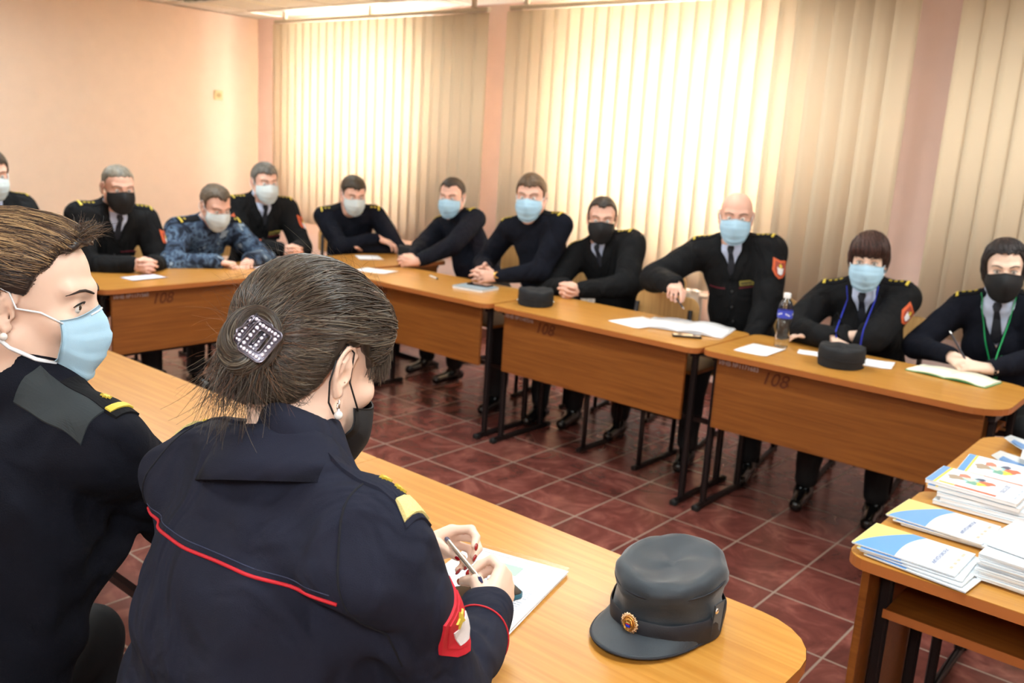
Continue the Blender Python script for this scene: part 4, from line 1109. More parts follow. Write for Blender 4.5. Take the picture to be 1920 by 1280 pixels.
    if top in ('jacket', 'vneck') and vest != 'closed':
        S = SDF(); S.ell(B(0, -.002, -.15), (.135, .106, .15), B.R, .02); S.rc(B(-sw*.5, -.004+shf*.4, -.055), B(sw*.5, -.004+shf*.4, -.055), .060, .060, .03)
        S.rc(B(0, -.020, .0), B(0, -.016, .040), .071, .064, .02); S.ell(B(0, .01, -.03), (.08, .075, .05), B.R, .02)
        S.rc(B(0, -.02, .0), h(0, -.03, -.04), .050, .060, .004, 's')
        Ri = B.R.T; O = B.O
        def V2(X, Y, Z):
            px, py, pz = X-O[0], Y-O[1], Z-O[2]
            x = Ri[0, 0]*px+Ri[0, 1]*py+Ri[0, 2]*pz; y = Ri[1, 0]*px+Ri[1, 1]*py+Ri[1, 2]*pz; z = Ri[2, 0]*px+Ri[2, 1]*py+Ri[2, 2]*pz
            return np.maximum((np.abs(x)-(z-.005)*.7)*.8, .02-y)
        S.fn(V2, N-.2, N+.2, .003, 's')
        V, Fq = S.surf(max(vox*.8, .004), relax=1); q.shirt = mesh('shirt', V, Fq, SHIRT, root, True, org); sb = bvh_of(V, Fq)
        tie = [(-.013, .006), (.013, .006), (.018, -.006), (.010, -.022), (.024, -.15), (.0, -.17), (-.024, -.15), (-.010, -.022), (-.018, -.006)]
        conform('tie', sb, B(0, .05, .0), Fw, up, dens(tie, 3), TIE, root, org, .004, .006)
        if top == 'jacket':
            collar(q, tm)
            for s in (-1, 1):
                lap = [(s*.004, -.150), (s*.030, -.08), (s*.060, -.020), (s*.066, .0), (s*.088, -.030), (s*.078, -.075), (s*.060, -.085), (s*.066, -.098), (s*.026, -.160)]
                if s > 0: lap = lap[::-1]
                conform('lapel', q.bvh, B(0, .05, .0), Fw, up, dens(lap, 3), tm, root, org, .004, .006)
    # jacket details
    if top == 'jacket':
        m = MB()
        for z in (-.215, -.29, -.365):
            hit = q.bvh.ray_cast(Vector(B(0.0, .4, z)), Vector(-Fw), .6)
            if hit[0] is not None: m.sphere(np.array(hit[0])+Fw*.002, .0075, 8)
        if m.v: m.build('button', SILVER if False else mat('button_dark', (60, 60, 62), .35, .5), root, True, org)
        for s in ((-1, 1) if pockets else ()):
            conform('pocket_flap', q.bvh, B(s*.076, .05, -.215), nrm(Fw+Rt*s*.1), up, dens([(-.046, .012), (.046, .012), (.046, -.018), (0, -.028), (-.046, -.018)], 4), tm, root, org, .003, .004)
            conform('pocket_piping', q.bvh, B(s*.076, .05, -.200), nrm(Fw+Rt*s*.1), up, rect(.096, .005, 6), PIPED, root, org, .003, .003)
    # trousers and shoes
    if knees:
        S = SDF(); S.ell(P, (.17, .14, .12), B.R, .04)
        for s in (1, -1): S.rc(hip[s], knee[s], .086, .066, .04); S.rc(knee[s], ank[s]+(knee[s]-ank[s])*.04, .064, .052, .02)
        V, Fq = S.surf(.009, disp=cloth_noise(.004, 24, seed+5), relax=1); mesh('trousers', V, Fq, TROUS, root, True, org)
        for s in (1, -1):
            S = SDF(); A = ank[s]; fx = legs['fdir'][s] if legs and 'fdir' in legs else F
            zz = np.array([0, 0, 1.]); b0 = np.array([A[0], A[1], .0])
            S.rc(b0-fx*.045+zz*.040, b0+fx*.02+zz*.042, .036, .038, .02); S.rc(b0+fx*.02+zz*.045, b0+fx*.15+zz*.030, .036, .030, .03); S.rc(b0+zz*.05, A+zz*.02, .037, .036, .02)
            S.fn(lambda X, Y, Z: Z-.004+0*X+0*Y, [b0[0]-.3, b0[1]-.3, -.1], [b0[0]+.3, b0[1]+.3, .02], .002, 's')
            V, Fq = S.surf(.006, relax=1); mesh('shoe', V, Fq, SHOE, root, True, org)
    # mask
    if mask: make_mask(q, mask, headsc, fem)
    # shoulder boards
    if 'ep' in patches or 'ep_knit' in patches:
        for s in (-1, 1):
            a_ = B(s*.075, -.012+shf*.5, .02); b_ = sh[s]+up*.05+Rt*s*.03; ax = nrm(b_-a_); c_ = (a_+b_)/2
            nn = nrm(np.cross(np.cross(ax, Fw), ax)*-1); nn = nn if nn@up > 0 else -nn
            nn = nrm(up-ax*(up@ax)); L = np.linalg.norm(b_-a_)
            ep = conform('epaulette', q.bvh, c_, nn, ax, dens([(-.026, -L/2), (.026, -L/2), (.026, L/2), (-.026, L/2)], 5), EPM[1], root, org, .002, .0035, far=.12)
            eb = q.bvh
            conform('gold_stripe', eb, c_+ax*(L/2-.018), nn, ax, rect(.050, EPW[0], 4), EPM[0], ep, org, .0055, .0015, far=.12)
            for kk in range(patches.get('stars', 3) if isinstance(patches, dict) else 3):
                conform('star', eb, c_+ax*(L/2-.045-.024*kk), nn, ax, star(.0085), GOLDT, ep, org, .0055, .002, rings=2, far=.12)
    if 'tag' in patches:
        tg = conform('name_tag', q.bvh, B(-.078, .05, tagz), nrm(Fw-Rt*.1), up, rect(.092, .024, 5), TAGG, root, org, .003, .003)
        conform('name_tag_field', q.bvh, B(-.078, .05, tagz), nrm(Fw-Rt*.1), up, rect(.082, .014, 5), mat('name_tag_olive', (92, 84, 48), .7, noise=.5, nscale=260), tg, org, .0050, .002)
    for s, key in ((-1, 'pl'), (1, 'pr')):
        if key in patches:
            red = (patches[key] == 'red') if isinstance(patches, dict) else False
            mid = sh[s]+(el[s]-sh[s])*(.36 if red else .24); ad = nrm(sh[s]-el[s]); outv = Rt*s*.62+Fw*.75
            if isinstance(patches, dict) and 'pdir' in patches: outv = Rt*s*patches['pdir'][0]+Fw*patches['pdir'][1]
            pa = conform('sleeve_patch', q.bvh, mid, outv, ad, SHIELD, PATCH_R if red else PATCH_O, root, org, .002, .003, far=.12)
            conform('patch_field', q.bvh, mid, outv, ad, [(x*.74, y*.74) for x, y in SHIELD], PATCH_R if red else mat('patch_brick', (150, 60, 44), .7), pa, org, .0040, .002, far=.12)
            conform('patch_emblem', q.bvh, mid-ad*.006, outv, ad, dens([(-.018, .012), (-.006, .006), (0, .02), (.006, .006), (.018, .012), (.014, -.014), (.004, -.022), (-.012, -.018)], 2), PATCH_W, pa, org, .0055, .002, far=.12)
            conform('patch_eagle', q.bvh, mid+ad*.014, outv, ad, star(.013, 5), GOLDT, pa, org, .0062, .002, rings=2, far=.12)
    return q

def ring(name, q, c, ax, m, rad=.0016, r0=.09, bvh=None, n=40, off=.0008, parent=None):
    """a thin cord laid round a limb"""
    ax = nrm(ax); a = nrm(np.cross(ax, [.3, .2, 1])); b = np.cross(ax, a); pts = []; last = r0*.5
    for k in range(n+1):
        th = 2*math.pi*k/n; d = a*math.cos(th)+b*math.sin(th); o = np.asarray(c)+d*r0
        hit = (bvh or q.bvh).ray_cast(Vector(o), Vector(-d), r0)
        if hit[0] is not None: last = r0-hit[3]
        pts.append(np.asarray(c)+d*(last+off))
    return MB().tube(pts, rad, 6, cap=False).build(name, m, parent or q.root, True, q.org)
def collar(q, m, big=1.0, spanf=150, r0=0.0):
    N0 = q.B(0, -.016, -.004); up = nrm(q.h(0, -.032, -.060)-N0); up = nrm(up*.6+q.up*.4); Rt = q.Rt; Fw = nrm(np.cross(up, Rt)); C = Frame(N0, np.stack([np.cross(Fw, up), Fw, up], 1))
    v = []; nu = 44; prof = [(.068, -.012), (.066, .022*big), (.067, .044*big), (.073, .050*big), (.082, .036*big), (.094, .008), (.104, -.018*big)]
    for side in (0, 1):
        for k, (r, z) in enumerate(prof):
            for i in range(nu+1):
                e = (i/nu-.5)*2; a = math.radians(-90+e*spanf); fr = max(0, abs(e)-.45)/.55
                rr = (r+r0-(.003 if side else 0))*(1-.06*fr); zz = z*(1-.30*fr)-.022*fr; ex = 1+.10*abs(math.cos(a))*(k/6)
                v.append(C(rr*math.cos(a)*ex, rr*math.sin(a), zz))
    k = len(prof); w_ = nu+1; N = k*w_; f = []
    for j in range(k-1):
        for i in range(nu):
            a = j*w_+i; f += [(a, a+1, a+w_+1, a+w_), (N+a+w_, N+a+w_+1, N+a+1, N+a)]
    rg = [i for i in range(w_)]+[j*w_+nu for j in range(1, k)]+[(k-1)*w_+nu-i for i in range(1, w_)]+[(k-1-j)*w_ for j in range(1, k-1)]
    f += [(rg[i], N+rg[i], N+rg[(i+1) % len(rg)], rg[(i+1) % len(rg)]) for i in range(len(rg))]
    return mesh('collar', v, f, m, q.root, True, q.org)
def cord(name, q, f, d, m, r, n=60, off=.0012, parent=None):
    """a thin cord along f(t), pressed onto the garment from the side d"""
    P_ = []; d = nrm(d)
    for t in np.linspace(0, 1, n):
        o = f(t)+d*.3; hit = q.bvh.ray_cast(Vector(o), Vector(-d), .5)
        if hit[0] is not None: P_.append(np.array(hit[0])+d*off)
    P_ = np.array(P_)
    for _ in range(3): P_[1:-1] = (P_[:-2]+P_[1:-1]*2+P_[2:])/4
    return MB().tube(P_, r, 8).build(name, m, parent or q.root, True, q.org)
def lanyard(q, m, w_=.006, drop=-.34, split=False):
    """ribbon round the neck, meeting low on the chest"""
    B = q.B
    for s in (-1, 1):
        pts = []
        for t in np.linspace(0, 1, 16):
            x = s*(.066*(1-t)+.002); z = .035*(1-t)+drop*t; 
            hit = q.bvh.ray_cast(Vector(B(x, .4, z)), Vector(-q.F), .6); y = .4-hit[3] if hit[0] is not None else .08
            pts.append((x, y, z))
        ys = [p[1] for p in pts]; ys = [max(ys[max(0, i-1):i+2]) for i in range(len(ys))]
        MB().tube([B(p[0], ys[i]+.006, p[2]) for i, p in enumerate(pts)], w_, 8, flat=.3).build('lanyard', m, q.root, True, q.org)
def watch(q, s, face, band, up=None):
    d = nrm(q.wrist[s]-q.el[s]); c = q.wrist[s]-d*.006
    wt = ring('watch_band', q, c, d, band, .0030, .07, q.bodybvh, off=.001)
    n = nrm(up if up is not None else [.3, -.3, .9]); n = nrm(n-d*(n@d)); hit = q.bodybvh.ray_cast(Vector(c+n*.07), Vector(-n), .07)
    p = c+n*((.07-hit[3]) if hit[0] is not None else .028)
    u = nrm(np.cross(n, d)); R = np.stack([d, u, n], 1)
    MB().lathe([(.019, 0), (.020, .004), (.020, .008), (.017, .010)], 24).build('w', face, wt, 40)
    o = wt.children[-1]; o.name = 'watch_face'
    me = o.data; co = np.zeros(len(me.vertices)*3); me.vertices.foreach_get('co', co); co = co.reshape(-1, 3)@R.T+p-q.org; me.vertices.foreach_set('co', co.ravel()); me.update()
def make_mask(q, kind, s_, fem):
    h = q.h; blk = kind in ('black', 'cup', 'low'); m = {'blue': M_BLUE, 'pale': M_PALE, 'black': M_BLACK, 'cup': M_BLACK, 'low': M_BLACK, 'near': M_BLUE}[kind]
    wf = .985 if fem else 1.0; lowd = .036 if kind == 'low' else (.007 if kind == 'near' else .007)
    nu, nv = 28, 22; v = []; am = math.radians(66 if kind == 'near' else (84 if kind != 'cup' else 80))
    def pos(e, t, side=0):
        a = e*am
        zt = -.004-.004*abs(e)**2+(.012*(1-abs(e))**2)-lowd*1.1; zb = -.131+.050*abs(e)**1.8-lowd*.35
        z = zt+(zb-zt)*t
        W = (.0715+.004*math.sin(math.pi*t)-.008*max(0, t-.6)/.4)*wf; D = .098+.008*math.sin(math.pi*min(1, t*1.25))-.016*max(0, t-.85)/.15
        x = W*math.sin(a); y = .010+(D-.010)*max(math.cos(a), 0)**.55
        y += (.015 if not blk else .018)*math.exp(-(e/.22)**2)*math.sin(math.pi*min(1, max(0, t*1.1+.10)))**1.2
        if not blk:
            pl = (t*3.6) % 1.0; y += .0030*(1-pl)*(1-abs(e)**3)*(1 if .12 < t < .9 else 0)
        else: y += .0008*math.sin(t*9+e*4)
        if side: y -= .0022; x *= .975
        return (x, y, z)
    for side in (0, 1):
        for j in range(nv+1):
            for i in range(nu+1): v.append(h(*pos((i/nu-.5)*2, j/nv, side)))
    N = (nv+1)*(nu+1); f = []
    for j in range(nv):
        for i in range(nu):
            a = j*(nu+1)+i; f += [(a, a+1, a+nu+2, a+nu+1), (N+a+nu+1, N+a+nu+2, N+a+1, N+a)]
    ring = [i for i in range(nu+1)]+[j*(nu+1)+nu for j in range(1, nv+1)]+[nv*(nu+1)+nu-i for i in range(1, nu+1)]+[(nv-j)*(nu+1) for j in range(1, nv)]
    f += [(ring[k], ring[(k+1) % len(ring)], N+ring[(k+1) % len(ring)], N+ring[k]) for k in range(len(ring))]
    mk = mesh('face_mask', v, f, m, q.root, True, q.org); q.mask = mk
    lm = M_BLACK if blk else LOOPW
    for s in (-1, 1):
        pa_ = pos(s*.97, .06); pb_ = pos(s*.97, .94); a = h(*pa_); b = h(*pb_)
        mm = MB(); r = (.0024 if not blk else .0014)*s_*(1.3 if kind == 'near' else 1)
        mm.tube([a]+([h(s*.076, .040, -.004)] if kind == 'near' else [])+[h(s*.078*wf, .008, .002-lowd*.5), h(s*.081*wf, -.001, .022), h(s*.084*wf, -.018, .030), h(s*.088*wf, -.031, .008)], r, 6, flat=.5)
        mm.tube([h(s*.088*wf, -.031, .008), h(s*.086*wf, -.030, -.020), h(s*.078*wf, -.016, -.046), h(s*.075*wf, .0, -.060)]+([h(s*.070, .035, -.075)] if kind == 'near' else [])+[b], r, 6, flat=.5)
        mm.build('ear_loop', lm, mk, True, q.org)
    if not blk:
        MB().tube([h(*(np.array(pos(e*.33, .035))+[0, .0006, 0])) for e in np.linspace(-1, 1, 9)], .0015, 6).build('nose_wire', LOOPW, mk, True, q.org)
# ------------------------------------------------------------------ the people
def basis(body):
    a = math.radians(body); F = np.array([math.cos(a), math.sin(a), 0]); return F, np.cross(F, [0, 0, 1.])
Z_ = np.array([0, 0, 1.])
def clasp(C, body, z=.035, sep=.058, style=0):
    F, Rt = basis(body); C = np.array([C[0], C[1], HT+z])
    wr = C+Rt*sep-F*.055+Z_*.004; wl = C-Rt*sep-F*.055
    dr = nrm(-Rt*.50+F*.86-Z_*.06); dl = nrm(Rt*.50+F*.86-Z_*.02)
    nr = nrm(-Rt*.8-F*.35-Z_*.25); nl = nrm(Rt*.8-F*.35-Z_*.1)
    if style == 0: hr = (dr, nr, ((35, 60, 30),)*4, (.3, .2), dict(spread=9)); hl = (dl, nl, ((42, 72, 40),)*4, (.35, .25), dict(spread=9))
    else: hr = (dr, nr, ((55, 80, 45),)*4, (.3, .6)); hl = (nrm(dl-Z_*.05), nrm(nl-Z_*.3), ((28, 45, 25),)*4, (.3, .2))
    return dict(wr=wr, wl=wl, hr=hr, hl=hl)
PL = lambda **k: k

EP = dict(ep=1, stars=3)
JP = dict(ep=1, tag=1, pl='o', pr='o', stars=3)
def seat_chair(px, py, rz_body, label):
    F, Rt = basis(rz_body); chair(label, (px-F[0]*.0, py-F[1]*.0, 0), math.radians(rz_body-90), group='plywood school chairs')

# left wall row
person('man in black jacket at left edge of photo, white mask strap, gold shoulder boards', (-1.93, -1.09, 1.215), (-5, 5, 0), 5, (-2.10, -1.12, .52),
       skin='rosy', hair='short', mask='pale', patches=JP, seed=11, **clasp((-1.38, -1.14), 0))
person('shaven-headed man in black mask and black jacket, hands clasped on the desk', (-1.594, -.572, 1.172), (-8, 8, 0), -4, (-1.90, -.60, .52),
       skin='rosy', hair='buzz', hairc=(112, 104, 92), mask='black', patches=JP, seed=12, **clasp((-1.33, -.565), -2, z=.045))
person('man in blue camouflage uniform and pale mask, leaning over the desk', (-1.56, .0, 1.068), (-2, 22, 0), 0, (-1.95, -.02, .52),
       skin='rosy', hair='receding', hairc=(84, 70, 56), mask='pale', top='jacket', topmat=camo_mat(), patches=dict(ep=1, tag=1, pl='o', pr='o', stars=1), seed=13, vest='closed',
       wr=(-1.345, -.125, HT+.032), wl=(-1.325, .075, HT+.032), hr=(nrm((.75, .66, -.06)), nrm((.3, .2, -.9)), ((40, 60, 40),)*4, (.5, .3)), hl=(nrm((.72, -.68, -.06)), nrm((.3, -.2, -.9)), ((50, 70, 40),)*4, (.5, .3)), hint_r=(0, -.9, -.5), hint_l=(0, .9, -.5))
person('grey-haired man in black jacket with tie and pale mask, in front of the blind edge', (-1.83, .53, 1.19), (-14, 4, 0), -12, (-2.10, .58, .52),
       skin='rosy', hair='short', hairc=(98, 94, 88), mask='pale', patches=JP, seed=14, **clasp((-1.50, .52), -6, z=.045))
# far corner
person('man in navy sweater and pale blue mask, arms crossed at the far corner', (-1.62, 1.10, 1.128), (-22, 16, 0), -32, (-1.98, 1.36, .52),
       skin='rosy', top='sweater', hair='short', hairc=(58, 48, 36), mask='pale', patches=dict(ep=1, stars=2), seed=15, fat=.03,
       wr=(-1.445, 1.175, HT+.105), wl=(-1.505, 1.105, HT+.035), hr=(nrm((.74, .62, -.30)), nrm((.1, .2, -.95)), ((18, 30, 20),)*4, (.4, .2)), hl=(nrm((-.70, -.70, -.03)), nrm((.2, -.2, .9)), ((14, 22, 12),)*4, (.8, .2)),
       hint_r=(-.4, -.9, -.5), hint_l=(.5, .9, -.3))
# window row
person('man in navy sweater and pale blue mask, fists together at the window row\'s far end', (-.93, 1.36, 1.165), (-66, 4, 0), -92, (-.78, 1.62, .52),
       skin='rosy', top='sweater', hair='receding', hairc=(52, 42, 34), mask='blue', patches=dict(ep=1, stars=2), seed=16, fat=.02,
       **clasp((-.86, .91), -112, z=.05, style=1), hint_r=(-.9, .2, -.4), hint_l=(.9, 0, -.5))
p6 = person('man in navy sweater with gold watch, hands loosely joined over a notebook', (-.03, 1.08, 1.245), (-62, 2, 0), -80, (.02, 1.36, .53),
       skin='rosy', top='sweater', hair='short', hairc=(92, 70, 50), mask='blue', patches=dict(ep=1, stars=2), seed=17, fat=.03, headsc=1.04,
       wr=(-.215, .935, HT+.075), wl=(-.105, .91, HT+.048), hr=(nrm((.1, -.90, -.16)), nrm((.95, .1, -.1)), ((22, 35, 20),)*4, (.9, .1)), hl=(nrm((-.35, -.85, .05)), nrm((-.85, .2, -.3)), ((25, 40, 22),)*4, (.9, .1), dict(spread=9)),
       hint_r=(-.9, .4, -.6), hint_l=(.8, .2, -.6))
p7 = person('man in black mask and black jacket with silver watch, hands clasped beside a cap', (.345, 1.27, 1.150), (-56, 3, 0), -78, (.46, 1.50, .52),
       skin='rosy', hair='receding', hairc=(48, 40, 34), mask='black', patches=dict(ep=1, tag=1, pr='red', pdir=(.8, .6), stars=3), seed=18, **clasp((.385, .935), -88, z=.045), hint_r=(-.8, .1, -.5), hint_l=(.8, .1, -.5))
p8 = person('bald man in pale blue mask and black jacket, right hand raised', (1.205, 1.19, 1.250), (-63, 2, 0), -74, (1.22, 1.42, .55),
       skin='rosy', hair=None, mask='blue', patches=JP, seed=19, fat=.02,
       wr=(1.10, .845, HT+.185), wl=(1.43, 1.02, HT-.10), hr=(nrm((.45, -.85, -.10)), nrm((.15, -.25, -.95)), ((15, 30, 20), (55, 70, 40), (60, 70, 40), (60, 70, 40)), (.6, .3)), hl=(nrm((-.3, -.8, -.2)), nrm((0, .2, -1)), (40,)*4, (.5, .3)),
       hint_r=(-.9, .1, -.25), hint_l=(.7, .3, -.8))
p9 = person('woman with dark fringe, pale blue mask and blue lanyard, arms folded on the desk', (1.893, 1.15, 1.125), (-74, 4, 0), -80, (1.90, 1.40, .50), fem=True,
       skin='pale', hair='bangs', hairc=(52, 30, 24), mask='blue', patches=dict(ep=1, tag=1, pl='o', pr='o', stars=3), seed=20, bulk=.03, shw=.165, tagz=-.105,
       wr=(1.86, .90, HT+.055), wl=(1.80, .93, HT+.045), hr=(nrm((.85, .0, -.25)), nrm((0, 0, -1)), ((18, 25, 15),)*4, (.5, .2)), hl=(nrm((-.95, -.12, -.02)), nrm((0, 0, -1)), ((16, 22, 12),)*4, (.4, .1)),
       hint_r=(-.9, -.1, -.3), hint_l=(.9, -.1, -.3))
p10 = person('woman in black mask with green lanyard, holding a pen over an open notebook', (2.42, 1.27, 1.150), (-74, 4, 4), -84, (2.46, 1.50, .50), fem=True,
       skin='pale', top='vneck', hair='bob', hairc=(34, 26, 26), mask='cup', patches=dict(ep=1, stars=3), seed=21,
       wr=(2.325, 1.03, HT+.05), wl=(2.49, .99, HT+.035), hr=(nrm((.72, -.60, -.10)), nrm((.55, .2, -.75)), ((30, 45, 25),)*4, (.4, .3)), hl=(nrm((-.80, -.10, .0)), nrm((-.35, .35, -.85)), ((30, 45, 25),)*4, (.5, .3)),
       hint_r=(-.9, .1, -.5), hint_l=(.9, .1, -.4))
for a in ((-2.10, -1.16, 5, 'plywood chair of the man at left edge of photo'), (-2.02, -.60, -4, 'plywood chair under the shaven-headed man'), (-2.05, -.02, 0, 'plywood chair under the man in camouflage'),
          (-2.20, .60, -12, 'plywood chair under the grey-haired man'), (-2.06, 1.42, -32, 'plywood chair under the sweater man with crossed arms'), (-.78, 1.66, -92, 'plywood chair under the sweater man with joined fists'),
          (-.02, 1.40, -80, 'plywood chair under the man with the gold watch'), (.47, 1.56, -78, 'plywood chair under the man with the silver watch'), (1.26, 1.36, -80, 'plywood chair under the bald man'),
          (1.90, 1.45, -82, 'plywood chair under the woman with blue lanyard'), (2.46, 1.56, -84, 'plywood chair under the woman with green lanyard'), (.90, .87, -90, 'empty plywood chair pushed under desk between the black-masked and bald men')):
    seat_chair(*a)

watch(p6, -1, GOLD, GOLD, (.5, -.8, .4)); watch(p7, -1, SILVER, SILVER, (.6, -.7, .3))
lanyard(p9, mat('lanyard_blue', (46, 60, 190), .5), .0055, -.36); lanyard(p10, mat('lanyard_green', (30, 160, 90), .5), .0062, -.33)
t_ = p10.tips[1]
pen('pencil', 'dark pen held upright by the woman with green lanyard', tuple(p10.wrist[1]+np.array([.09, -.055, -.015])), tuple(p10.wrist[1]+np.array([-.015, -.010, .105])), mat('pen_dark', (40, 36, 44), .3), SILVER, .004)
t_ = p8.tips[1][0][0]
pen('pencil', 'slim pen held in the raised hand of the bald man', tuple(np.array(t_)+np.array([.02, 0, -.03])), tuple(np.array(t_)+np.array([-.09, .03, .055])), mat('pen_dark', (40, 36, 44), .3), SILVER, .004)
# ------------------------------------------------------------------ the two women in front
def scalp_strands(q, name, bvh, starts, target, n, mats, rad=(.0006, .0011), lift=(.0004, .0035), npt=16, wob=.02, seed=0, mix=None, bulge=0, parent=None, c0=(0, -.012, .030), t1=1.0, ban=None, t0=.55):
    """many fine locks lying on the scalp, from start directions to a common root"""
    r = np.random.RandomState(seed); h = q.h; c = h(*c0); Mb = MB(); bt = nrm(np.array(target)-np.array(c0)); V = []; FF = []; MI = []
    base = 0
    for i in range(n):
        a = nrm(starts(r)); tt = r.uniform(0, t0) if r.rand() < .6 else 0; te = t1
        b = nrm(bt+r.randn(3)*.10)
        om = math.acos(max(-1, min(1, a@b))); ph = r.rand()*6.28; am = wob*(.3+r.rand()); lf = r.uniform(*lift); pts = []
        side = nrm(np.cross(a, b))
        for t in np.linspace(tt, te, npt):
            d = (math.sin((1-t)*om)*a+math.sin(t*om)*b)/math.sin(om) if om > 1e-3 else a
            d = nrm(d+side*am*math.sin(ph+t*5)*math.sin(math.pi*t))
            D_ = h.R@d; o = c+D_*.30; hit = bvh.ray_cast(Vector(o), Vector(-D_), .30)
            if hit[0] is None or (pts and np.linalg.norm(np.array(hit[0])-pts[-1]) > .05):
                if len(pts) >= 5: break
                pts = []; continue
            if ban is not None:
                lp = h.R.T@(np.array(hit[0])-h.O)
                if ban(lp):
                    if len(pts) >= 5: break
                    pts = []; continue
            pts.append(np.array(hit[0])+D_*(lf*math.sin(math.pi*min(1, .15+t*.85))+.0002+bulge*math.sin(math.pi*t)))
        if len(pts) < 5: continue
        rr = r.uniform(*rad); k = len(pts); P_ = np.array(pts); T_ = np.gradient(P_, axis=0); T_ /= np.linalg.norm(T_, axis=1)[:, None]+1e-9
        Nn = P_-c; Nn /= np.linalg.norm(Nn, axis=1)[:, None]; U = np.cross(T_, Nn); U /= np.linalg.norm(U, axis=1)[:, None]+1e-9
        taper = np.ones(k); taper[0] = .2; taper[-1] = .5; w_ = (rr*taper)[:, None]
        vv = np.stack([P_-U*w_, P_+Nn*w_*.7, P_+U*w_], 1).reshape(-1, 3); V.append(vv)
        j = np.arange(k-1)[:, None]*3+base
        FF.append(np.concatenate([j+[0, 1, 4, 3], j+[1, 2, 5, 4], j+[2, 0, 3, 5]])); m_ = (mix(a, r) if mix else r.randint(len(mats))); MI += [m_]*(3*(k-1)); base += 3*k
    if not V: return None
    return mesh(name, np.concatenate(V), np.concatenate(FF), mats, parent or q.root, True, q.org, None, MI)
def flyaways(q, name, mats, gens, n, seed=0, rad=.00028, parent=None):
    r = np.random.RandomState(seed); V = []; FF = []; MI = []; base = 0
    for i in range(n):
        p, d, L, curl = gens(r); d = nrm(d); k = 9; pts = [np.array(p)]; ax = nrm(r.randn(3))
        for j in range(k-1):
            d = nrm(d+np.cross(ax, d)*curl/k+np.array([0, 0, -.06])); pts.append(pts[-1]+d*L/k)
        P_ = np.array(pts); T_ = np.gradient(P_, axis=0); T_ /= np.linalg.norm(T_, axis=1)[:, None]; U = nrm(np.cross(T_[0], ax)); W = np.cross(T_[0], U)
        w_ = (rad*np.linspace(1, .4, k))[:, None]; vv = np.stack([P_+U*w_, P_-U*w_*.5+W*w_*.8, P_-U*w_*.5-W*w_*.8], 1).reshape(-1, 3); V.append(vv)
        j = np.arange(k-1)[:, None]*3+base; FF.append(np.concatenate([j+[0, 1, 4, 3], j+[1, 2, 5, 4], j+[2, 0, 3, 5]])); MI += [r.randint(len(mats))]*(3*(k-1)); base += 3*k
    return mesh(name, np.concatenate(V), np.concatenate(FF), mats, parent or q.root, True, q.org, None, MI)
def hm(name, rgb, rough=.38): return mat(name, rgb, rough, spec=.6, noise=.15, nscale=300)

# ---------- the woman in the navy jacket, seen from behind
EPW[0] = .024; BRAID = mat('gold_braid', (226, 212, 140), .5, noise=.22, nscale=900, bump=.8, bscale=900); EPM[:] = [BRAID, NAVY]
A12 = person('woman with brown hair bun in navy jacket seen from behind, writing at near desk', (2.341, -2.270, 1.258), (88, 19, 0), 96, (2.38, -2.525, .53), fem=True, N=(2.378, -2.325, 1.130),
    shw=.185, headsc=1.0, vox=.0036, skin='pale', top='jacket', topmat=NAVY, hair='custom', mask='low', vest='closed', armk=.80, fold=2.0, pockets=False, patches=dict(ep=1, stars=2, pr='red', pdir=(.85, .60)), seed=31, bulk=.035, shup=-.012,
    wr=(2.44, -2.0, .818), wl=(2.215, -1.955, .825),
    hr=(nrm((-.30, .86, .26)), nrm((-.86, -.22, -.30)), ((48, 70, 35), (55, 78, 42), (58, 80, 45), (60, 82, 45)), (.35, .2), dict(spread=4, sc=1.03, bend=(.35, -.25, .75))),
    hl=(nrm((.42, .86, .22)), nrm((.80, -.44, -.30)), ((32, 58, 35), (40, 60, 40), (46, 62, 42), (50, 60, 40)), (.3, .2), dict(spread=8, sc=1.03, bend=(.35, .1, .85))),
    hint_r=(.25, -.10, -.95), hint_l=(-.7, -.1, -.6), knees=True)
EPW[0] = .011; EPM[:] = [GOLDT, EPAU]
collar(A12, NAVY, big=1.0)
h = A12.h; hs = 1.0
S = SDF(); S.rs = hs
S.ell(h(0, -.014, .036), (.0745+.012, .098+.012, .083+.011), h.R, .02)
S.ell(h(0, -.045, -.02), (.070, .066, .065), h.R, .03)
S.ell(h(.0, .052, .060), (.060, .044, .044), h.R, .03)
S.rs = 1.0
lx = np.array([-.14, -.09, -.05, -.032, -.022, .008, .024, .045, .065, .09, .13]); lz = np.array([-.080, -.076, -.056, -.030, .030, .034, .022, .008, .010, .014, .018])
Ri = h.R.T; O_ = h.O
def cut12(X, Y, Z):
    px, py, pz = (X-O_[0])/hs, (Y-O_[1])/hs, (Z-O_[2])/hs
    x = Ri[0, 0]*px+Ri[0, 1]*py+Ri[0, 2]*pz; y = Ri[1, 0]*px+Ri[1, 1]*py+Ri[1, 2]*pz; z = Ri[2, 0]*px+Ri[2, 1]*py+Ri[2, 2]*pz
    return (z-np.interp(y, lx, lz)-.002*np.sin(x*300)-.002*np.sin(y*260))*.8
S.fn(cut12, np.array(O_)-.2, np.array(O_)+.2, .003)
V, Fq = S.surf(.003, disp=cloth_noise(.0008, 120, 3), relax=1)
H12 = [hm('hair_ash_dark', (42, 35, 29)), hm('hair_ash', (66, 56, 46)), hm('hair_ash_light', (98, 88, 74)), hm('hair_warm', (66, 50, 40))]
hair12 = mesh('hair', V, Fq, H12[0], A12.root, True, A12.org); hb = bvh_of(V, Fq)
root12 = (.012, -.118, .004)
EARBAN = lambda p: (-.034 < p[1] < .020 and p[2] < .035 and abs(p[0]) > .02) or (p[1] > -.03 and p[2] < .006)
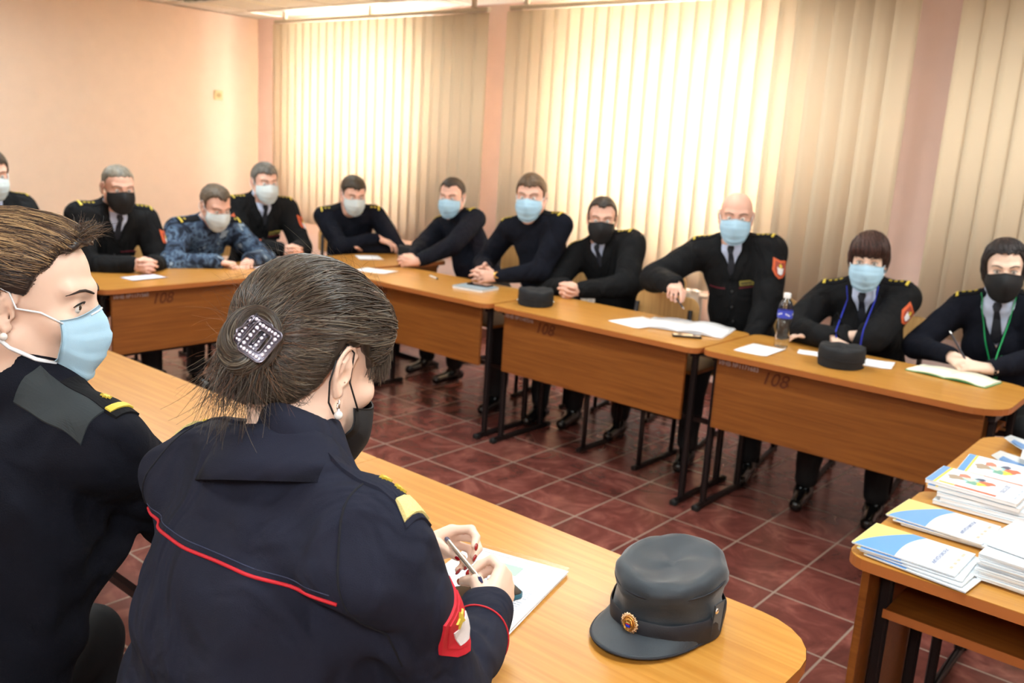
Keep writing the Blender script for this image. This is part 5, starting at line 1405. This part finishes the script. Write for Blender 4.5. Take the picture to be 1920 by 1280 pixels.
def st12(r):
    u = r.rand()
    if u < .62:   # hairline, forehead and right and left temple
        a = r.uniform(-1.9, 1.9); return np.array([math.sin(a)*1.0, math.cos(a)*1.0, r.uniform(-.30, .25)+.12*math.cos(a)])
    if u < .85:
        a = r.uniform(0, 2*math.pi); e = r.uniform(.2, 1.4); return np.array([math.sin(a)*math.cos(e), math.cos(a)*math.cos(e), math.sin(e)])
    a = r.uniform(1.9, 4.4); return np.array([math.sin(a), math.cos(a), r.uniform(-1.1, -.5)])
scalp_strands(A12, 'hair_strands', hb, st12, root12, 5200, H12, seed=5, wob=.05, parent=hair12, rad=(.0004, .0011), lift=(.0, .0035), mix=lambda a, r: r.choice([0, 1, 1, 2, 1, 3]), ban=EARBAN)
# wisps below the nape hairline, on the skin
def st12n(r):
    a = r.uniform(1.6, 3.3); return np.array([math.sin(a), math.cos(a), r.uniform(-1.5, -.9)])
scalp_strands(A12, 'nape_wisps', A12.bodybvh, st12n, (.01, -.11, -.045), 380, H12, seed=6, wob=.10, parent=hair12, rad=(.0003, .0006), lift=(.0002, .002), mix=lambda a, r: r.choice([1, 2, 3]))
# fringe at the right temple, falling over the forehead side
def gfr(r):
    y = r.uniform(.040, .088); p = h(.064-.35*(y-.04), y, .040+r.uniform(-.02, .015)); return p, h.d(.02, .16, -1.0), r.uniform(.025, .042), r.uniform(-.5, .6)
flyaways(A12, 'fringe', H12, gfr, 420, 8, .0006, hair12)
# bun: coiled locks
bc = np.array(h(.034, -.122, .004)); bR = h.R
bm = MB(); r = np.random.RandomState(4); base = 0; V = []; FF = []; MI = []
ax_n = nrm(h.d(.45, -.75, .25)); ax_u = nrm(np.cross(ax_n, h.d(0, 0, 1))); ax_v = np.cross(ax_n, ax_u)
core = MB(); core.tube([bc+(ax_u*math.cos(t)*.022+ax_v*math.sin(t)*.029) for t in np.linspace(0, 2*math.pi, 33)], .0145, 14, cap=False)
core.sphere(bc-ax_n*.008, (.020, .020, .026), 12)
bun = core.build('bun', H12[0], hair12, True, A12.org)
for i in range(620):
    a0 = r.uniform(0, 2*math.pi); span = r.uniform(1.5, 4.2); tw = r.uniform(0, 2*math.pi); tr = .0148+r.uniform(0, .0022); k = 20; pts = []
    for t in np.linspace(0, 1, k):
        A_ = a0+span*t; B_ = tw+1.3*t; cd_ = ax_u*math.cos(A_)+ax_v*math.sin(A_)
        cc = bc+ax_u*math.cos(A_)*.022+ax_v*math.sin(A_)*.029; pts.append(cc+(cd_*math.cos(B_)+ax_n*math.sin(B_))*tr)
    P_ = np.array(pts); T_ = np.gradient(P_, axis=0); T_ /= np.linalg.norm(T_, axis=1)[:, None]; Nn = P_-bc; Nn /= np.linalg.norm(Nn, axis=1)[:, None]; U = np.cross(T_, Nn); U /= np.linalg.norm(U, axis=1)[:, None]+1e-9
    w_ = (r.uniform(.0006, .0013)*np.ones(k))[:, None]; V.append(np.stack([P_-U*w_, P_+Nn*w_*.7, P_+U*w_], 1).reshape(-1, 3)); j = np.arange(k-1)[:, None]*3+base
    FF.append(np.concatenate([j+[0, 1, 4, 3], j+[1, 2, 5, 4], j+[2, 0, 3, 5]])); MI += [int(r.choice([0, 1, 1, 2, 3]))]*(3*(k-1)); base += 3*k
mesh('bun_locks', np.concatenate(V), np.concatenate(FF), H12, hair12, True, A12.org, None, MI)
# frizzy tail under the bun and stray hairs
def gt(r):
    p = bc+ax_v*r.uniform(-.03, .045)+ax_u*r.uniform(-.035, .03)+ax_n*r.uniform(-.01, .01); return p, h.d(r.uniform(-.3, .25), r.uniform(-.35, .25), -1.0), r.uniform(.05, .115), r.uniform(-1.6, 1.6)
flyaways(A12, 'loose_tail', H12, gt, 520, 9, .00045, hair12)
def gf(r):
    a = r.uniform(0, 2*math.pi); p = bc+(ax_u*math.cos(a)*.034+ax_v*math.sin(a)*.042); return p, (p-bc)+r.randn(3)*.02, r.uniform(.03, .085), r.uniform(-1.5, 1.5)
flyaways(A12, 'stray_hairs', [H12[3], hm('hair_stray', (150, 104, 74))], gf, 240, 10, .00016, hair12)
def gh(r):
    a = nrm(np.array([r.randn(), r.randn(), abs(r.randn())+.2])); p = h(0, -.012, .036)+h.R@(a*np.array([.092, .113, .098]))*1.05; return p, h.R@a*.4+h.R@nrm(np.cross(a, [0, 1, 0]))*r.uniform(-1, 1)+h.d(0, -.6, 0), r.uniform(.02, .06), r.uniform(-1, 1)
flyaways(A12, 'stray_hairs', [H12[2], H12[1]], gh, 160, 11, .00016, hair12)
# hair claw with stones
CL = mat('clip_gunmetal', (120, 116, 128), .25, .9); ST = mat('rhinestone', (246, 240, 255), .08, spec=1, coat=1, metal=.3)
cc = bc+ax_n*.020+nrm(h.d(.8, .2, -.1))*.026
cn = nrm(ax_n*.9+h.d(.15, 0, .1)); cu = nrm(np.cross(cn, h.d(.35, .2, 1))); cv = np.cross(cn, cu); CR = np.stack([cu, cv, cn], 1)
t = thing('hair_clip', 'silver hair clip set with clear stones in the brown hair bun', 'hair clip', tuple(cc))
def clip_frame(off, w_, h_, th, tilt, nm, parent):
    m = MB(); Rt_ = CR@np.array(Matrix.Rotation(tilt, 3, 'Z')); o = cc+CR@np.array(off)
    def W(x, y, z=0): return o+Rt_@np.array([x, y, z-2.6*(x*x+y*y)])
    rr = rrect(-w_/2, w_/2, -h_/2, h_/2, (.007,)*4, 4); rr.append(rr[0]); m.tube([W(x, y) for x, y in rr], .0013, 8, cap=False)
    ri = rrect(-w_/2+th, w_/2-th, -h_/2+th, h_/2-th, (.003,)*4, 3); ri.append(ri[0]); m.tube([W(x, y) for x, y in ri], .0011, 8, cap=False)
    ro = rrect(-w_/2, w_/2, -h_/2, h_/2, (.007,)*4, 4); n_ = len(ro)
    rj = rrect(-w_/2+th, w_/2-th, -h_/2+th, h_/2-th, (.003,)*4, 4)
    v = [W(x, y, -.0012) for x, y in ro]+[W(x, y, -.0012) for x, y in rj]+[W(x, y, -.0026) for x, y in ro]+[W(x, y, -.0026) for x, y in rj]
    m.add(v, [(i, (i+1) % n_, n_+(i+1) % n_, n_+i) for i in range(n_)]+[(2*n_+i, 3*n_+i, 3*n_+(i+1) % n_, 2*n_+(i+1) % n_) for i in range(n_)])
    fr = m.build(nm, CL, parent, True, cc)
    per = dens([(-w_/2+th/2, -h_/2+th/2), (w_/2-th/2, -h_/2+th/2), (w_/2-th/2, h_/2-th/2), (-w_/2+th/2, h_/2-th/2)], 6)
    for k, (x, y) in enumerate(per):
        MB().sphere(W(x, y, .0008), (.0024 if k % 2 else .0017,)*3, 8, rot=Rt_).build('stone', ST, fr, False, cc)
clip_frame((0, 0, .004), .036, .044, .0095, .10, 'clip_frame', t)
clip_frame((-.016 if cu@(_r) > 0 else .016, -.004, -.004), .032, .040, .008, .12, 'clip_frame', t)
m = MB().tube([cc+CR@np.array(p) for p in ((.024, .018, 0), (.030, .006, .003), (.026, -.010, 0), (.030, -.024, -.003))], .0013, 8); m.build('clip_spring', CL, t, True, cc)
# ear ring
er = h(.080, -.004, -.040); m = MB()
t = thing('earring', 'silver drop earring with pearl in the ear of the woman in navy jacket', 'earring', tuple(er))
e_ = m.tube([er, er+np.array([.001, .0, -.006]), er+np.array([.0015, -.001, -.012])], .0012, 8).tube([er+np.array([0, -.002, -.004]), er+np.array([.003, -.005, -.009]), er+np.array([.001, -.002, -.014])], .0009, 6).build('hook', SILVER, t, True, er)
PEARL = mat('pearl', (236, 232, 228), .12, coat=1)
MB().sphere(er+np.array([.0015, -.0015, -.0195]), .0058, 16).build('pearl', PEARL, t, True, er)
MB().sphere(er+np.array([.0015, -.0015, -.0135]), .0022, 10).build('stone', ST, t, True, er)
# jacket: red piping over the back, yoke stitching, cuff piping, collar already there
B = A12.B; org = A12.org
cord('back_piping', A12, lambda t: B(.180-.36*t, -.05, -.112), -A12.F, PIPE, .0022)
cord('yoke_stitching', A12, lambda t: B(.172-.345*t, -.05, -.104), -A12.F, mat('stitch_blue', (60, 68, 96), .8), .0005, 60, .0004)
for s in (1, -1):
    d = nrm(A12.wrist[s]-A12.el[s]); ring('cuff_piping', A12, A12.wrist[s]-d*.062, d, PIPE, .0016, .085)
    o_ = ring('armhole_seam', A12, A12.sh[s]-A12.Rt*s*.012+A12.up*-.005, nrm(A12.Rt*s+A12.up*.35), mat('seam_dark', (16, 18, 28), .9), .0016, .13, off=.0001)
# the pen in her hands
pen('ballpoint_pen', 'blue-capped pen held in both hands of the woman in navy jacket', (2.413, -1.983, .858), (2.273, -1.925, .868), mat('pen_silver', (200, 190, 176), .25, .7), mat('pen_navy', (34, 38, 84), .3), .0043)
# nails
NAIL = mat('nail_polish', (150, 12, 22), .12, coat=1)
for s, ids in ((1, (0, 1, 2, 3, 4)), (-1, (0, 1, 2, 3, 4))):
    for i in ids:
        tp, td, tr, tn = A12.tips[s][i]
        nn = nrm(np.cross(np.cross(td, A12.tips[s][i][3]), td)) if i < 4 else nrm(tn)
        if i < 4:
            hd = A12.wrist[s]; nn = nrm((tp-hd)-td*((tp-hd)@td))
        else:
            nn = nrm((CAM-tp)-td*((CAM-tp)@td))
        c_ = tp+nn*tr*.62+td*tr*.35; Rn = np.stack([nrm(np.cross(nn, td)), td, nn], 1)
        MB().sphere(c_, (.0058, .0085, .0026), 12, rot=Rn).build('fingernail', NAIL, A12.root, True, A12.org)

# ---------- the woman in the blue mask, at the left edge
A11 = person('woman with blonde-streaked hair and blue mask in navy sweater, looking right', (1.872, -2.440, 1.280), (52, 5, 0), 111, (1.92, -2.61, .53), fem=True, N=(1.890, -2.445, 1.134),
    shw=.148, vox=.0036, skin='pale', top='sweater', hair='custom', hairc=(70, 52, 44), mask='near', patches=dict(ep=1, stars=1), seed=32, shup=.0, gaze=14, bulk=.01, armk=.92, fold=1.4,
    wr=(1.76, -2.12, .80), wl=(1.62, -2.10, .80), hr=(nrm((-.5, .85, 0)), nrm((-.2, -.1, -.95)), ((25, 35, 20),)*4, (.5, .2)), hl=(nrm((.3, .9, 0)), nrm((.1, -.1, -.95)), ((25, 35, 20),)*4, (.5, .2)),
    hint_r=(.9, .1, -.5), hint_l=(-.8, .2, -.6))
h = A11.h
S = SDF(); S.ell(h(0, -.016, .036), (.0735+.011, .098+.012, .083+.011), h.R, .02); S.ell(h(0, .045, .088), (.042, .040, .028), h.R, .03); S.ell(h(0, -.06, -.01), (.062, .060, .060), h.R, .03)
lx = np.array([-.14, -.09, -.05, -.030, -.012, .006, .020, .034, .055, .075, .12]); lz = np.array([-.06, -.055, -.040, -.010, .028, .018, .020, .050, .078, .088, .094]); Ri = h.R.T; O_ = h.O
def cut11(X, Y, Z):
    px, py, pz = X-O_[0], Y-O_[1], Z-O_[2]
    x = Ri[0, 0]*px+Ri[0, 1]*py+Ri[0, 2]*pz; y = Ri[1, 0]*px+Ri[1, 1]*py+Ri[1, 2]*pz; z = Ri[2, 0]*px+Ri[2, 1]*py+Ri[2, 2]*pz
    return (z-np.interp(y, lx, lz)-.002*np.sin(x*300)-.002*np.sin(y*260))*.8
S.fn(cut11, np.array(O_)-.2, np.array(O_)+.2, .003)
V, Fq = S.surf(.003, disp=cloth_noise(.0008, 120, 4), relax=1)
H11 = [hm('hair_brown_dark', (44, 32, 28)), hm('hair_brown', (80, 60, 46)), hm('hair_blonde', (168, 138, 100)), hm('hair_blonde_dark', (120, 94, 68))]
hair11 = mesh('hair', V, Fq, H11[0], A11.root, True, A11.org); hb = bvh_of(V, Fq)
def st11(r):
    u = r.rand()
    if u < .7:
        a = r.uniform(-1.8, 1.8); return np.array([math.sin(a), math.cos(a), r.uniform(.0, .75)*.9+.35*math.cos(a)-.05])
    if u < .85:
        a = r.uniform(1.5, 4.8); return np.array([math.sin(a), math.cos(a), r.uniform(-1.1, -.2)])
    a = r.uniform(0, 2*math.pi); e = r.uniform(-.3, 1.4); return np.array([math.sin(a)*math.cos(e), math.cos(a)*math.cos(e), math.sin(e)])
def mix11(a, r):
    a = nrm(a); az = math.atan2(a[0], a[1]); e = math.asin(max(-1, min(1, a[2])))
    k = .5+.5*math.sin(e*17+az*3)
    pb = math.exp(-((e-.55)/.30)**2)*(.35+.65*k)*(1 if az > .2 else .3)
    return int(r.choice([2, 2, 3])) if r.rand() < pb else int(r.choice([0, 1, 1, 0, 3]))
scalp_strands(A11, 'hair_strands', hb, st11, (0, -.13, .045), 5200, H11, seed=15, wob=.05, parent=hair11, rad=(.0004, .0010), lift=(0, .004), mix=mix11, ban=lambda p: (-.026 < p[1] < .020 and p[2] < .030 and abs(p[0]) > .045))
def st11h(r):
    a = r.uniform(-.2, 1.75); z_ = np.interp(a, [-.2, .5, 1.0, 1.35, 1.75], [.66, .64, .42, .02, -.10]); return np.array([math.sin(a)*math.cos(z_), math.cos(a)*math.cos(z_), math.sin(z_)+r.uniform(-.06, .05)])
scalp_strands(A11, 'hairline_wisps', A11.bodybvh, st11h, (0, -.13, .045), 420, H11, seed=18, wob=.12, parent=hair11, rad=(.0002, .0005), lift=(.0003, .002), t1=.20, t0=.02, npt=8, mix=lambda a, r: r.choice([0, 1, 3]))
def gp(r):
    p = h(r.uniform(-.03, .03), r.uniform(.05, .085), .100+r.uniform(-.006, .012)); return p, h.d(r.uniform(-.5, .5), .5, .5), r.uniform(.02, .045), r.uniform(-2.5, 2.5)
flyaways(A11, 'forelock', H11[:2]+[H11[3]], gp, 260, 16, .0005, hair11)
def gb(r):
    p = h(r.uniform(-.02, .02), -.12+r.uniform(-.02, .02), .045+r.uniform(-.02, .02)); return p, h.d(r.uniform(-.2, .2), -1, r.uniform(-.6, .1)), r.uniform(.06, .14), r.uniform(-.8, .8)
flyaways(A11, 'pony_tail', H11, gb, 700, 17, .0008, hair11)
t_m = [h(.079*.95, -.016, -.030), h(.079*.95, -.006, -.043)]
t = thing('earring', 'two small pearl studs in ear of the woman in the blue mask', 'earring', tuple(t_m[0]))
MB().sphere(t_m[0]+h.d(.004, 0, 0), .0026, 12).build('stud', SILVER, t, True, t_m[0]); MB().sphere(t_m[1]+h.d(.006, 0, 0), .0058, 14).build('pearl', PEARL, t, True, t_m[0])
B = A11.B
conform('shoulder_patch', A11.bvh, B(.115, -.05, .0), nrm(A11.up-A11.F*.6), A11.Rt, dens([(-.028, -.065), (.026, -.070), (.030, .045), (-.028, .045)], 8), mat('shoulder_patch_cloth', (40, 47, 51), .8), A11.root, A11.org, .0018, .0016, rings=12, far=.2)
for a in ((2.47, -2.56, 88, 'plywood chair under the woman in navy jacket'), (1.98, -2.66, 112, 'plywood chair under the woman with blonde-streaked hair')): seat_chair(*a)

# locks of the two women of the window row
for q_, c_, sd in ((p9, (52, 30, 24), 51), (p10, (34, 26, 26), 52)):
    ms = [hairmat(c_), mat('hair_lock_%d' % sd, [int(x*1.5) for x in c_], .4, spec=.6)]
    def st(r):
        a = r.uniform(0, 2*math.pi); return np.array([math.sin(a), math.cos(a), r.uniform(-.7, .3)])
    scalp_strands(q_, 'hair_strands', q_.hairbvh, st, (.02, -.04, .12), 700, ms, seed=sd, wob=.10, parent=q_.hair, rad=(.0010, .0022), lift=(0, .003), ban=(lambda p: p[1] > .035 and p[2] < .030) if sd == 51 else (lambda p: p[1] > .034 and p[2] < .078))
